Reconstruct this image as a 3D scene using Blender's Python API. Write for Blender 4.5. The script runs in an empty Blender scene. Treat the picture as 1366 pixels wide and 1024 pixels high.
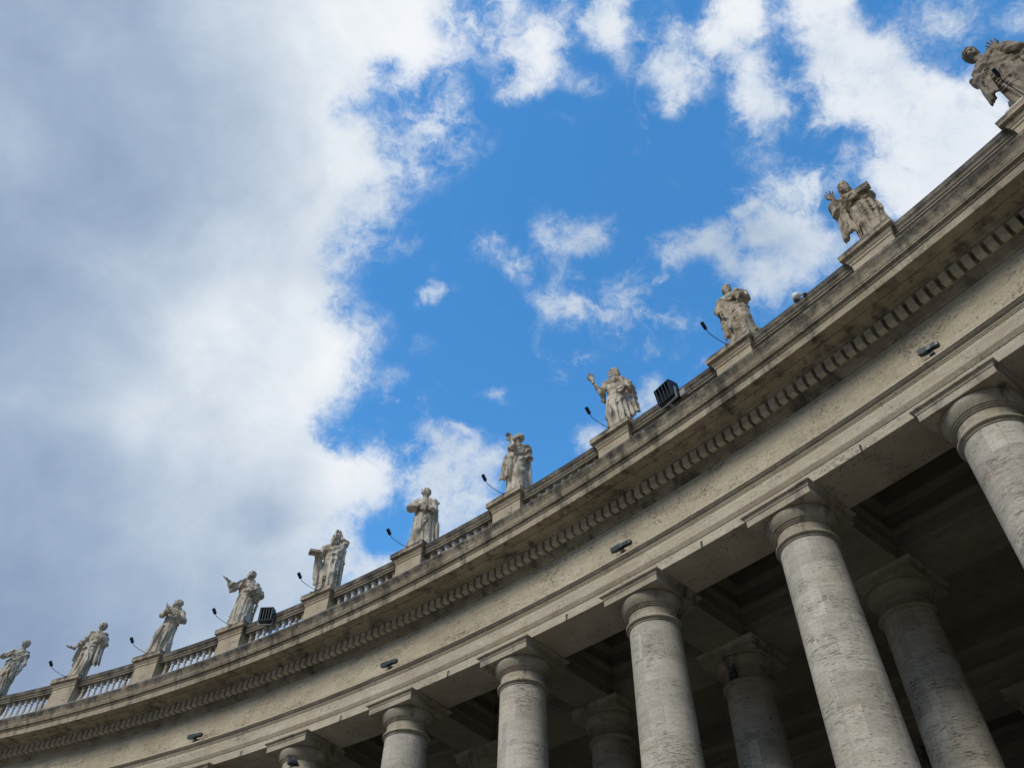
import bpy, math, random
import numpy as np
from mathutils import Vector, Matrix
D = bpy.data
SC = bpy.context.scene
rad = math.radians

# ------------------------------------------------------------------ camera
EYE = 1.6
F_PX, PITCH, ROLL = 1107.32, rad(48.7508), rad(0.9226)
cam_d = D.cameras.new('camera')
cam = D.objects.new('camera', cam_d)
SC.collection.objects.link(cam)
cam_d.sensor_width = 36.0
cam_d.lens = F_PX / 1366.0 * 36.0
cam_d.clip_start = 0.1
cam_d.clip_end = 6000
_f = Vector((0, math.cos(PITCH), math.sin(PITCH)))
_u = Vector((0, -math.sin(PITCH), math.cos(PITCH)))
_r = Vector((1, 0, 0))
_R = _r * math.cos(ROLL) + _u * math.sin(ROLL)
_U = _u * math.cos(ROLL) - _r * math.sin(ROLL)
cam.matrix_world = Matrix(((_R.x, _U.x, -_f.x, 0), (_R.y, _U.y, -_f.y, 0), (_R.z, _U.z, -_f.z, EYE), (0, 0, 0, 1)))
SC.camera = cam

# ------------------------------------------------------------------ exposure
SC.view_settings.view_transform = 'Standard'
SC.view_settings.look = 'None'
SC.view_settings.exposure = 0.0
SC.view_settings.gamma = 1.0
SC.render.engine = 'CYCLES'
SC.cycles.max_bounces = 6
SC.cycles.diffuse_bounces = 4

# ------------------------------------------------------------------ sun (veiled by cloud) and sky
SUN_EL, SUN_AZ = rad(42), rad(-138)     # azimuth from +Y towards +X
sd = D.lights.new('sun', 'SUN')
sd.energy = 2.2
sd.angle = rad(20)
sd.color = (1.0, 0.948, 0.865)
sun = D.objects.new('sun', sd)
SC.collection.objects.link(sun)
_s = Vector((math.sin(SUN_AZ) * math.cos(SUN_EL), math.cos(SUN_AZ) * math.cos(SUN_EL), math.sin(SUN_EL)))
sun.rotation_euler = (-_s).to_track_quat('-Z', 'Y').to_euler()
sun.location = _s * 100

# clouds: outlines in the sky (direction seen from the ground: x/(1+z), y/(1+z) times 1000), opacity, softness
CLOUDS = [
(1,21,[(-327,43),(-26,44),(-31,152),(-37,161),(-23,170),(-26,178),(-42,183),(-56,188),(-69,185),(-71,178),(-75,175),(-80,185),(-86,194),(-88,205),(-80,206),(-71,201),(-64,209),(-73,213),(-79,217),(-77,226),(-66,235),(-48,246),(-54,252),(-73,245),(-90,252),(-97,266),(-112,279),(-118,291),(-115,302),(-105,311),(-97,328),(-92,341),(-96,363),(-106,378),(-121,385),(-133,393),(-132,405),(-124,414),(-94,415),(-83,432),(-75,443),(-86,458),(-118,462),(-130,482),(-137,524),(-208,568),(-311,597),(-473,538)]),
(-0.55,13,[(-127,317),(-108,316),(-101,331),(-107,338),(-123,335)]),
(-0.75,8,[(-75,174),(-67,172),(-68,186),(-78,189),(-81,186)]),
(-0.45,10,[(-107,196),(-96,196),(-95,209),(-109,210)]),
(-0.4,8,[(-89,198),(-78,201),(-81,207),(-91,207)]),
(-0.3,9,[(-135,397),(-126,406),(-127,419),(-137,418)]),
(0.701,11,[(-129,461),(-116,467),(-114,483),(-109,492),(-76,491),(-65,470),(-73,443),(-54,422),(-64,407),(-35,405),(-22,417),(-3,423),(-7,465),(-66,507),(-142,524)]),
(0.734,11,[(-60,201),(-51,201),(-40,208),(-33,210),(-37,221),(-49,221),(-58,213)]),
(0.621,11,[(-44,192),(-22,184),(-22,205),(-35,209)]),
(0.621,11,[(-40,224),(-27,225),(-29,235),(-35,239),(-41,233)]),
(0.508,16,[(-80,211),(-40,209),(-40,233),(-68,233)]),
(0.565,12,[(-95,254),(-69,251),(-70,261),(-88,271),(-103,275)]),
(0.565,12,[(-112,277),(-93,276),(-67,274),(-70,283),(-94,292),(-104,301),(-113,294)]),
(0.847,7,[(-69,321),(-61,308),(-43,306),(-47,314),(-64,325)]),
(0.373,9,[(-68,344),(-52,340),(-54,352),(-65,366)]),
(0.475,9,[(-94,369),(-86,364),(-67,372),(-84,383)]),
(0.339,8,[(-91,400),(-82,391),(-80,408)]),
(0.678,6,[(-23,383),(-14,378),(0,380),(-12,390)]),
(0.169,8,[(-61,396),(-48,388),(-46,396)]),
(0.621,9,[(-8,296),(7,287),(16,294),(10,309),(5,319),(-8,307)]),
(0.565,9,[(-29,278),(-17,276),(-2,284),(-12,295),(-23,297)]),
(0.621,9,[(9,322),(23,312),(44,309),(51,333),(33,340)]),
(0.475,8,[(22,297),(37,297),(36,308),(24,309)]),
(0.565,11,[(9,267),(24,259),(33,266),(54,266),(66,274),(55,290),(21,294),(12,281)]),
(0.475,10,[(55,314),(73,306),(83,321),(78,340),(62,344)]),
(0.282,10,[(46,348),(63,343),(59,358),(49,361)]),
(0.282,10,[(98,350),(121,346),(115,360)]),
(0.734,9,[(87,400),(88,372),(103,365),(104,383)]),
(0.734,9,[(41,426),(44,408),(59,398),(68,406),(57,423)]),
(0.86,10,[(6,150),(15,146),(23,159),(28,172),(25,185),(13,197),(8,201),(-2,200),(-9,188),(2,184),(4,168)]),
(0.678,12,[(-15,122),(-1,122),(4,156),(9,172),(0,181),(-11,176),(-15,160)]),
(0.734,11,[(19,122),(34,122),(37,161),(30,169),(23,159)]),
(0.678,12,[(40,155),(44,129),(62,149),(68,162),(47,167)]),
(0.395,11,[(20,186),(33,182),(51,187),(47,196),(26,197)]),
(0.316,11,[(-21,216),(-13,209),(-8,229),(-18,227)]),
(0.86,10,[(104,149),(110,119),(129,118),(140,151),(141,168),(121,168),(120,177),(106,177),(94,163)]),
(0.859,10,[(122,172),(140,172),(159,194),(154,213),(138,206),(123,199),(120,181)]),
(0.768,10,[(73,159),(81,148),(94,150),(94,160),(87,165)]),
(0.791,12,[(70,171),(80,164),(92,169),(104,177),(110,190),(95,202),(84,205),(75,183)]),
(0.734,9,[(57,169),(68,168),(66,178),(60,180)]),
(0.621,11,[(42,151),(65,150),(66,160),(47,166)]),
(0.339,10,[(48,185),(61,182),(57,191)]),
(0.2,8,[(69,199),(80,202),(76,207)]),
(0.452,13,[(122,216),(130,209),(142,218),(169,211),(166,224),(152,230),(140,222)]),
(0.701,10,[(150,249),(155,234),(169,227),(181,236),(173,251)]),
(0.86,10,[(146,149),(145,111),(175,109),(179,145),(194,151),(208,148),(211,156),(230,169),(250,175),(284,185),(277,212),(249,248),(215,257),(200,227),(203,214),(214,205),(196,203),(185,200),(180,215),(172,204),(175,188),(158,178),(158,170),(149,163)]),
(-0.3,9,[(214,186),(221,184),(226,193),(221,198)]),
(-0.2,9,[(188,169),(197,172),(194,179)]),
(0.621,13,[(193,140),(214,140),(243,122),(250,148),(236,158),(219,152),(203,150)]),
(0.565,9,[(257,138),(273,130),(280,149),(262,148)]),
(0.452,14,[(238,166),(252,163),(292,187),(266,187)]),
(0.621,10,[(184,240),(185,214),(194,214),(197,236)]),
(0.768,10,[(95,288),(101,270),(119,263),(133,259),(141,270),(145,300),(130,300),(126,286),(111,284),(101,298)]),
(0.86,12,[(146,264),(161,254),(187,254),(213,269),(179,303),(156,315),(144,302),(149,282),(143,274)]),
(-0.55,8,[(157,279),(171,278),(168,290),(160,292)]),
(0.395,7,[(89,242),(97,236),(110,246),(105,248)]),
(0.3,6,[(112,249),(119,249),(121,253)]),
(0.203,12,[(51,266),(68,267),(64,284)]),
(0.395,13,[(120,321),(135,322),(132,337),(120,336)]),
(0.339,14,[(178,298),(187,307),(160,329),(153,315)]),
]
SHADES = [(-270,138,0.18),(-217,141,0.25),(-206,179,0.2),(-249,196,0.12),(-234,218,0.12),(-190,201,0.25),(-164,166,0.5),(-160,143,0.6),(-142,155,0.65),(-125,152,1),(-114,163,1),(-80,152,0.95),(-47,168,0.95),(-133,183,0.55),(-147,190,0.55),(-160,223,0.35),(-134,225,0.45),(-290,213,0.25),(-275,210,0.28),(-301,254,0.02),(-275,244,0.08),(-241,256,0.15),(-198,251,0.2),(-180,271,0.55),(-152,268,0.7),(-154,246,0.4),(-133,251,0.55),(-116,217,0.9),(-108,234,1),(-126,274,0.85),(-311,297,0.15),(-283,278,0.1),(-257,295,0.2),(-242,293,0.75),(-227,294,0.5),(-242,307,0.35),(-209,320,0.85),(-190,317,0.95),(-162,315,0.85),(-145,331,0.8),(-250,329,0.4),(-295,318,0.35),(-273,312,0.45),(-300,345,0.45),(-284,373,0.3),(-254,353,0.55),(-249,384,0.8),(-230,377,0.5),(-214,359,0.65),(-168,374,0.8),(-304,394,0.3),(-267,411,0.4),(-229,407,0.5),(-185,403,0.6),(-158,426,0.75),(-122,342,0.9),(-119,378,0.85),(-112,430,0.9),(-138,439,0.8),(-332,407,0.15),(-341,461,0.1),(-296,456,0.2),(-248,445,0.35),(-211,462,0.45),(-180,461,0.3),(-151,480,0.6),(-229,501,0.25),(-323,491,0.12),(-349,520,0),(-280,517,0.2),(-178,498,0.5),(-125,493,0.8),(-43,433,0.7),(-33,465,0.7),(5,184,0.85),(91,181,0.76),(174,176,0.8),(244,218,0.93),(125,280,0.6),(184,274,0.72),(27,319,0.6),(7,295,0.6),(45,275,0.6),(-57,315,0.8),(243,147,0.8),(242,98,0.8),(-37,91,0.9),(-222,89,0.4),(-330,169,0.2),(-376,330,0.3),(-412,514,0.1),(273,186,0.85),(85,366,0.6),(128,148,0.8),(17,175,0.95),(-62,209,0.85),(-89,285,0.8),(-103,358,0.85)]


def node(nt, t, **kw):
    n = nt.nodes.new(t)
    ins = kw.pop('ins', {})
    for k, v in kw.items():
        setattr(n, k, v)
    for k, v in ins.items():
        if hasattr(v, 'is_output') or isinstance(v, bpy.types.NodeSocket):
            nt.links.new(v, n.inputs[k])
        else:
            n.inputs[k].default_value = v
    return n

def mth(nt, op, a, b=None, c=None, clamp=False):
    n = nt.nodes.new('ShaderNodeMath')
    n.operation = op
    n.use_clamp = clamp
    for i, v in enumerate((a, b, c)):
        if v is None:
            continue
        if isinstance(v, (int, float)):
            n.inputs[i].default_value = v
        else:
            nt.links.new(v, n.inputs[i])
    return n.outputs[0]

def vmth(nt, op, a, b=None, c=None):
    n = nt.nodes.new('ShaderNodeVectorMath')
    n.operation = op
    for i, v in enumerate((a, b, c)):
        if v is None:
            continue
        if isinstance(v, (tuple, list)):
            n.inputs[i].default_value = v
        else:
            nt.links.new(v, n.inputs[i])
    return n.outputs['Value'] if op in ('DOT_PRODUCT', 'LENGTH') else n.outputs[0]

def maprange(nt, v, a, b, c=0., d=1., smooth=False):
    n = nt.nodes.new('ShaderNodeMapRange')
    n.interpolation_type = 'SMOOTHSTEP' if smooth else 'LINEAR'
    nt.links.new(v, n.inputs['Value'])
    n.inputs['From Min'].default_value = a
    n.inputs['From Max'].default_value = b
    n.inputs['To Min'].default_value = c
    n.inputs['To Max'].default_value = d
    return n.outputs['Result']

def noise(nt, vec, scale, detail=4., rough=.55, dist=0.):
    n = nt.nodes.new('ShaderNodeTexNoise')
    if vec is not None:
        nt.links.new(vec, n.inputs['Vector'])
    n.inputs['Scale'].default_value = scale
    n.inputs['Detail'].default_value = detail
    n.inputs['Roughness'].default_value = rough
    n.inputs['Distortion'].default_value = dist
    return n

U0, U1, V0, V1, NG = -.46, .48, .0, .70, 224
def sky_fields():
    u = np.linspace(U0, U1, NG); v = np.linspace(V0, V1, NG)
    UU, VV = np.meshgrid(u, v, indexing='ij')
    cell = (U1 - U0) / NG
    def blur(a, s):
        n = int(s * 3) + 1
        k = np.exp(-.5 * (np.arange(-n, n + 1) / s) ** 2); k /= k.sum()
        for ax in (0, 1):
            p = np.pad(a, [(n, n) if i == ax else (0, 0) for i in (0, 1)], 'edge')
            a = np.apply_along_axis(lambda r: np.convolve(r, k, 'valid'), ax, p)
        return a
    cov = np.zeros((NG, NG))
    for a, b, pts in CLOUDS:
        P = np.array(pts) / 1000.
        ins = np.zeros((NG, NG), bool)
        for (x1, y1), (x2, y2) in zip(P, np.roll(P, -1, 0)):
            c = ((y1 > VV) != (y2 > VV))
            ins ^= c & (UU < (x2 - x1) * (VV - y1) / (y2 - y1 + 1e-12) + x1)
        m = blur(ins.astype(float), b * .00052 / cell)
        cov = 1 - (1 - cov) * (1 - a * m) if a > 0 else cov * (1 + a * m)
    num = np.zeros((NG, NG)); den = num + 1e-9
    for su, sv, s in SHADES:
        w = 1 / (((UU - su / 1000) ** 2 + (VV - sv / 1000) ** 2) + .0004) ** 2
        num += w * s; den = den + w
    return cov, num / den

def curve_node(nt, facs, cols):
    # three 1-D functions (rows of cols, -1..1) in one RGB curve node
    n = nt.nodes.new('ShaderNodeRGBCurve')
    mp = n.mapping
    mp.use_clip = False
    for ch in range(3):
        c = mp.curves[ch]
        ys = cols[ch] * .5 + .5
        xs = np.linspace(0, 1, len(ys))
        c.points[0].location = (0, ys[0]); c.points[1].location = (1, ys[-1])
        for x, y in zip(xs[1:-1], ys[1:-1]):
            c.points.new(x, y)
        for p in c.points:
            p.handle_type = 'VECTOR'
    mp.update()
    nt.links.new(facs, n.inputs['Color'])
    return vmth(nt, 'MULTIPLY_ADD', n.outputs['Color'], (2, 2, 2), (-1, -1, -1))

def field_nodes(nt, uvec, vvec, F, rank):
    A, S, B = np.linalg.svd(F, full_matrices=False)
    tot = None
    for k in range(0, rank, 3):
        a = A[:, k:k + 3].T; b = B[k:k + 3]
        sa = np.abs(a).max(1); sb = np.abs(b).max(1)
        na = curve_node(nt, uvec, a / sa[:, None]); nb = curve_node(nt, vvec, b / sb[:, None])
        w = S[k:k + 3] * sa * sb
        d = vmth(nt, 'DOT_PRODUCT', na, vmth(nt, 'MULTIPLY', nb, tuple(w)))
        tot = d if tot is None else mth(nt, 'ADD', tot, d)
    return tot

def build_sky():
    w = D.worlds.new('World')
    SC.world = w
    w.use_nodes = True
    nt = w.node_tree
    nt.nodes.clear()
    L = nt.links.new
    out = nt.nodes.new('ShaderNodeOutputWorld')
    tc = nt.nodes.new('ShaderNodeTexCoord')
    dirv = tc.outputs['Generated']
    sep = node(nt, 'ShaderNodeSeparateXYZ', ins={0: dirv})
    zp = mth(nt, 'ADD', mth(nt, 'MAXIMUM', sep.outputs[2], -.5), 1.0)
    # slow drift of the outlines by noise, so that edges curl
    wn = noise(nt, dirv, 9., 5., .6)
    wob = vmth(nt, 'MULTIPLY_ADD', wn.outputs['Color'], (.036, .036, .036), (-.018, -.018, -.018))
    ws = node(nt, 'ShaderNodeSeparateXYZ', ins={0: wob})
    u = mth(nt, 'ADD', mth(nt, 'DIVIDE', sep.outputs[0], zp), ws.outputs[0])
    v = mth(nt, 'ADD', mth(nt, 'DIVIDE', sep.outputs[1], zp), ws.outputs[1])
    un = maprange(nt, u, U0, U1); vn = maprange(nt, v, V0, V1)
    uvec = node(nt, 'ShaderNodeCombineXYZ', ins={0: un, 1: un, 2: un}).outputs[0]
    vvec = node(nt, 'ShaderNodeCombineXYZ', ins={0: vn, 1: vn, 2: vn}).outputs[0]
    cov, shade = sky_fields()
    c = field_nodes(nt, uvec, vvec, cov, 27)
    s = field_nodes(nt, uvec, vvec, shade, 9)
    # the rest of the sky: broken cloud
    big = noise(nt, dirv, 2.1, 3., .5)
    c_far = mth(nt, 'MAXIMUM', maprange(nt, big.outputs['Fac'], .42, .58, 0, 1, True), maprange(nt, sep.outputs[2], .2, .45, 1, 0))
    s_far = maprange(nt, big.outputs['Fac'], .45, .7, .75, .15)
    def edge(x, lo, hi):
        return mth(nt, 'MULTIPLY', maprange(nt, x, lo, lo + .05, 0, 1, True), maprange(nt, x, hi - .05, hi, 1, 0, True))
    inside = mth(nt, 'MULTIPLY', edge(u, U0 + .01, U1 - .01), edge(v, V0 + .0, V1 - .0))
    def mixf(a, b, f):
        return mth(nt, 'ADD', mth(nt, 'MULTIPLY', mth(nt, 'SUBTRACT', 1., f), a), mth(nt, 'MULTIPLY', f, b))
    c = mixf(c_far, c, inside)
    s = mixf(s_far, s, inside)
    # wisps: noise bites where the cover is neither full nor absent
    curl = noise(nt, dirv, 34., 3., .5)
    dw = vmth(nt, 'ADD', dirv, vmth(nt, 'MULTIPLY_ADD', curl.outputs['Color'], (.03, .03, .03), (-.015, -.015, -.015)))
    n1 = noise(nt, dw, 24., 9., .68, .2)
    n2 = noise(nt, dw, 85., 7., .68, .1)
    nn = mth(nt, 'ADD', mth(nt, 'MULTIPLY', mth(nt, 'SUBTRACT', n1.outputs['Fac'], .5), 1.0), mth(nt, 'MULTIPLY', mth(nt, 'SUBTRACT', n2.outputs['Fac'], .5), .62))
    # thin veils and scraps adrift in the open blue
    dv = vmth(nt, 'MULTIPLY', dw, (1., 1.25, .8))
    n5 = noise(nt, dv, 13., 6., .6, .6); n6 = noise(nt, dirv, 5.5, 3., .5)
    veil = mth(nt, 'MULTIPLY', maprange(nt, n5.outputs['Fac'], .47, .72, 0, .70, True), maprange(nt, n6.outputs['Fac'], .42, .60, .15, 1., True))
    c = mth(nt, 'ADD', c, mth(nt, 'MULTIPLY', veil, mth(nt, 'SUBTRACT', 1., c)))
    par = mth(nt, 'MULTIPLY', c, mth(nt, 'SUBTRACT', 1.04, c))
    par = mth(nt, 'MAXIMUM', par, 0.)
    a = mth(nt, 'ADD', c, mth(nt, 'MULTIPLY', mth(nt, 'MULTIPLY', par, nn), WISP))
    alpha = mth(nt, 'MULTIPLY', maprange(nt, a, .06, .94, 0, 1, True), maprange(nt, c, .25, .95, .74, 1.))
    # cloud brightness with soft billows
    n3 = noise(nt, dirv, 7., 6., .55, .3)
    s2 = mth(nt, 'ADD', s, mth(nt, 'MULTIPLY', mth(nt, 'SUBTRACT', n3.outputs['Fac'], .5), .80))
    s2 = mth(nt, 'ADD', s2, mth(nt, 'MULTIPLY', mth(nt, 'SUBTRACT', n1.outputs['Fac'], .5), .16), clamp=True)
    ramp = nt.nodes.new('ShaderNodeValToRGB')
    L(s2, ramp.inputs[0])
    e = ramp.color_ramp.elements
    e[0].position = 0; e[0].color = (.27, .355, .515, 1)
    e[1].position = 1; e[1].color = (.90, .925, .955, 1)
    for p, col in ((.3, (.375, .475, .625, 1)), (.55, (.53, .62, .735, 1)), (.8, (.735, .80, .87, 1))):
        x = e.new(p); x.color = col
    sky = nt.nodes.new('ShaderNodeTexSky')
    sky.sky_type = 'NISHITA'
    sky.sun_disc = False
    sky.sun_elevation = SUN_EL
    sky.sun_rotation = SUN_AZ
    sky.altitude = 100
    sky.dust_density = 0.3
    sky.air_density = 1.0
    sky.ozone_density = 1.2
    hs = node(nt, 'ShaderNodeHueSaturation', ins={'Hue': SKY_HUE, 'Saturation': SKY_SAT, 'Value': SKY_VAL, 'Color': sky.outputs[0]})
    b1 = node(nt, 'ShaderNodeBackground', ins={'Color': hs.outputs[0], 'Strength': .15})
    # low sky on the other sides dimmed, added to keep the portico interior dark
    low = mixf(maprange(nt, sep.outputs[2], .2, .65, .07, 1.), 1.0, inside)
    b2 = node(nt, 'ShaderNodeBackground', ins={'Color': ramp.outputs[0], 'Strength': low})
    mx = nt.nodes.new('ShaderNodeMixShader')
    L(alpha, mx.inputs[0]); L(b1.outputs[0], mx.inputs[1]); L(b2.outputs[0], mx.inputs[2])
    L(mx.outputs[0], out.inputs['Surface'])
SKY_HUE, SKY_SAT, SKY_VAL = .4955, 1.33, 1.95
WISP = 5.0
build_sky()

# ------------------------------------------------------------------ layout of the curved colonnade
CX, CY, RAD, TH0 = -45.4030, -29.6093, 67.1624, 0.930558
BAY = 4.3
DTH = BAY / RAD
ZB = EYE                      # heights below were surveyed from eye level

def polar(dr, th, z):
    r = RAD + dr
    return Vector((CX + r * math.sin(th), CY + r * math.cos(th), z))
def TH(i):
    return TH0 - i * DTH

# ------------------------------------------------------------------ object helpers
def tag(o, label=None, cat=None, group=None, kind=None):
    for k, v in (('label', label), ('category', cat), ('group', group), ('kind', kind)):
        if v:
            o[k] = v
    return o
def empty(name, loc, rz=0):
    o = D.objects.new(name, None)
    o.empty_display_size = .3
    SC.collection.objects.link(o)
    o.location = loc
    o.rotation_euler = (0, 0, rz)
    return o
def link(name, me, parent=None, loc=(0, 0, 0), rz=0.):
    o = D.objects.new(name, me)
    SC.collection.objects.link(o)
    if parent is not None:
        o.parent = parent
    o.location = loc
    o.rotation_euler = (0, 0, rz)
    return o

class MB:
    """collects faces, then becomes one mesh"""
    def __init__(s):
        s.v = []; s.f = []; s.sm = []
    def add(s, verts, faces, smooth=False):
        b = len(s.v)
        s.v += [tuple(p) for p in verts]
        s.f += [tuple(b + i for i in f) for f in faces]
        s.sm += [smooth] * len(faces)
    def box(s, x0, x1, y0, y1, z0, z1, tf=None):
        p = [Vector((x, y, z)) for z in (z0, z1) for y in (y0, y1) for x in (x0, x1)]
        if tf: p = [tf(q) for q in p]
        s.add(p, [(0, 2, 3, 1), (4, 5, 7, 6), (0, 1, 5, 4), (2, 6, 7, 3), (0, 4, 6, 2), (1, 3, 7, 5)])
    def frustum(s, secs, tf=None):
        """stack of rectangles (hx, y0, y1, z)"""
        p = []
        for hx, y0, y1, z in secs:
            p += [Vector((-hx, y0, z)), Vector((hx, y0, z)), Vector((hx, y1, z)), Vector((-hx, y1, z))]
        if tf: p = [tf(q) for q in p]
        f = [(3, 2, 1, 0)]
        n = len(secs)
        for k in range(n - 1):
            for j in range(4):
                f.append((4 * k + j, 4 * k + (j + 1) % 4, 4 * k + 4 + (j + 1) % 4, 4 * k + 4 + j))
        f.append((4 * n - 4, 4 * n - 3, 4 * n - 2, 4 * n - 1))
        s.add(p, f)
    def lathe(s, prof, n=48, tf=None, smooth=True, split=None):
        p = []
        for r, z in prof:
            p += [Vector((r * math.cos(2 * math.pi * k / n), r * math.sin(2 * math.pi * k / n), z)) for k in range(n)]
        if tf: p = [tf(q) for q in p]
        f = []
        for a in range(len(prof) - 1):
            for k in range(n):
                k2 = (k + 1) % n
                f.append((a * n + k, a * n + k2, a * n + n + k2, a * n + n + k))
        s.add(p, f, smooth)
        s.add(p[:n], [tuple(range(n - 1, -1, -1))]); s.add(p[-n:], [tuple(range(n))])
    def sweep(s, prof, ta, tb, n):
        """closed profile [(dr, z)] swept along the arc, z from eye level"""
        m = len(prof); p = []
        for j in range(n + 1):
            t = ta + (tb - ta) * j / n
            p += [polar(dr, t, z + ZB) for dr, z in prof]
        f = []
        for j in range(n):
            for k in range(m):
                k2 = (k + 1) % m
                f.append((j * m + k, j * m + k2, (j + 1) * m + k2, (j + 1) * m + k))
        f.append(tuple(range(m - 1, -1, -1))); f.append(tuple(n * m + k for k in range(m)))
        s.add(p, f)
    def tube(s, pts, r, n=8):
        pts = [Vector(q) for q in pts]; P = []
        for i, q in enumerate(pts):
            d = (pts[min(i + 1, len(pts) - 1)] - pts[max(i - 1, 0)]).normalized()
            a = d.orthogonal().normalized(); b = d.cross(a)
            if i and (a.dot(pa) < 0): pass
            if i:
                a = (pa - d * pa.dot(d)).normalized(); b = d.cross(a)
            pa = a
            P += [q + (a * math.cos(2 * math.pi * k / n) + b * math.sin(2 * math.pi * k / n)) * r for k in range(n)]
        f = []
        for i in range(len(pts) - 1):
            for k in range(n):
                k2 = (k + 1) % n
                f.append((i * n + k, i * n + k2, i * n + n + k2, i * n + n + k))
        f.append(tuple(range(n - 1, -1, -1))); f.append(tuple((len(pts) - 1) * n + k for k in range(n)))
        s.add(P, f, True)
    def mesh(s, name, mat, fix=True):
        me = D.meshes.new(name)
        me.from_pydata(s.v, [], s.f)
        me.polygons.foreach_set('use_smooth', s.sm)
        me.update()
        if fix:
            import bmesh
            bm = bmesh.new(); bm.from_mesh(me)
            bmesh.ops.recalc_face_normals(bm, faces=bm.faces)
            bm.to_mesh(me); bm.free()
        me.materials.append(mat)
        if any(s.sm): me.set_sharp_from_angle(angle=rad(32))
        return me

# ------------------------------------------------------------------ materials
def principled(name, color, rough=.6, metal=0.):
    m = D.materials.new(name)
    m.use_nodes = True
    b = m.node_tree.nodes['Principled BSDF']
    b.inputs['Base Color'].default_value = (*color, 1)
    b.inputs['Roughness'].default_value = rough
    b.inputs['Metallic'].default_value = metal
    b.inputs['Specular IOR Level'].default_value = .3
    return m, m.node_tree, b

def mixc(nt, f, a, b, mode='MIX'):
    n = nt.nodes.new('ShaderNodeMix')
    n.data_type = 'RGBA'
    n.blend_type = mode
    for i, v in ((0, f), (6, a), (7, b)):
        if isinstance(v, (int, float)):
            n.inputs[i].default_value = v
        elif isinstance(v, tuple):
            n.inputs[i].default_value = (*v, 1)
        else:
            nt.links.new(v, n.inputs[i])
    return n.outputs[2]

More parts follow.
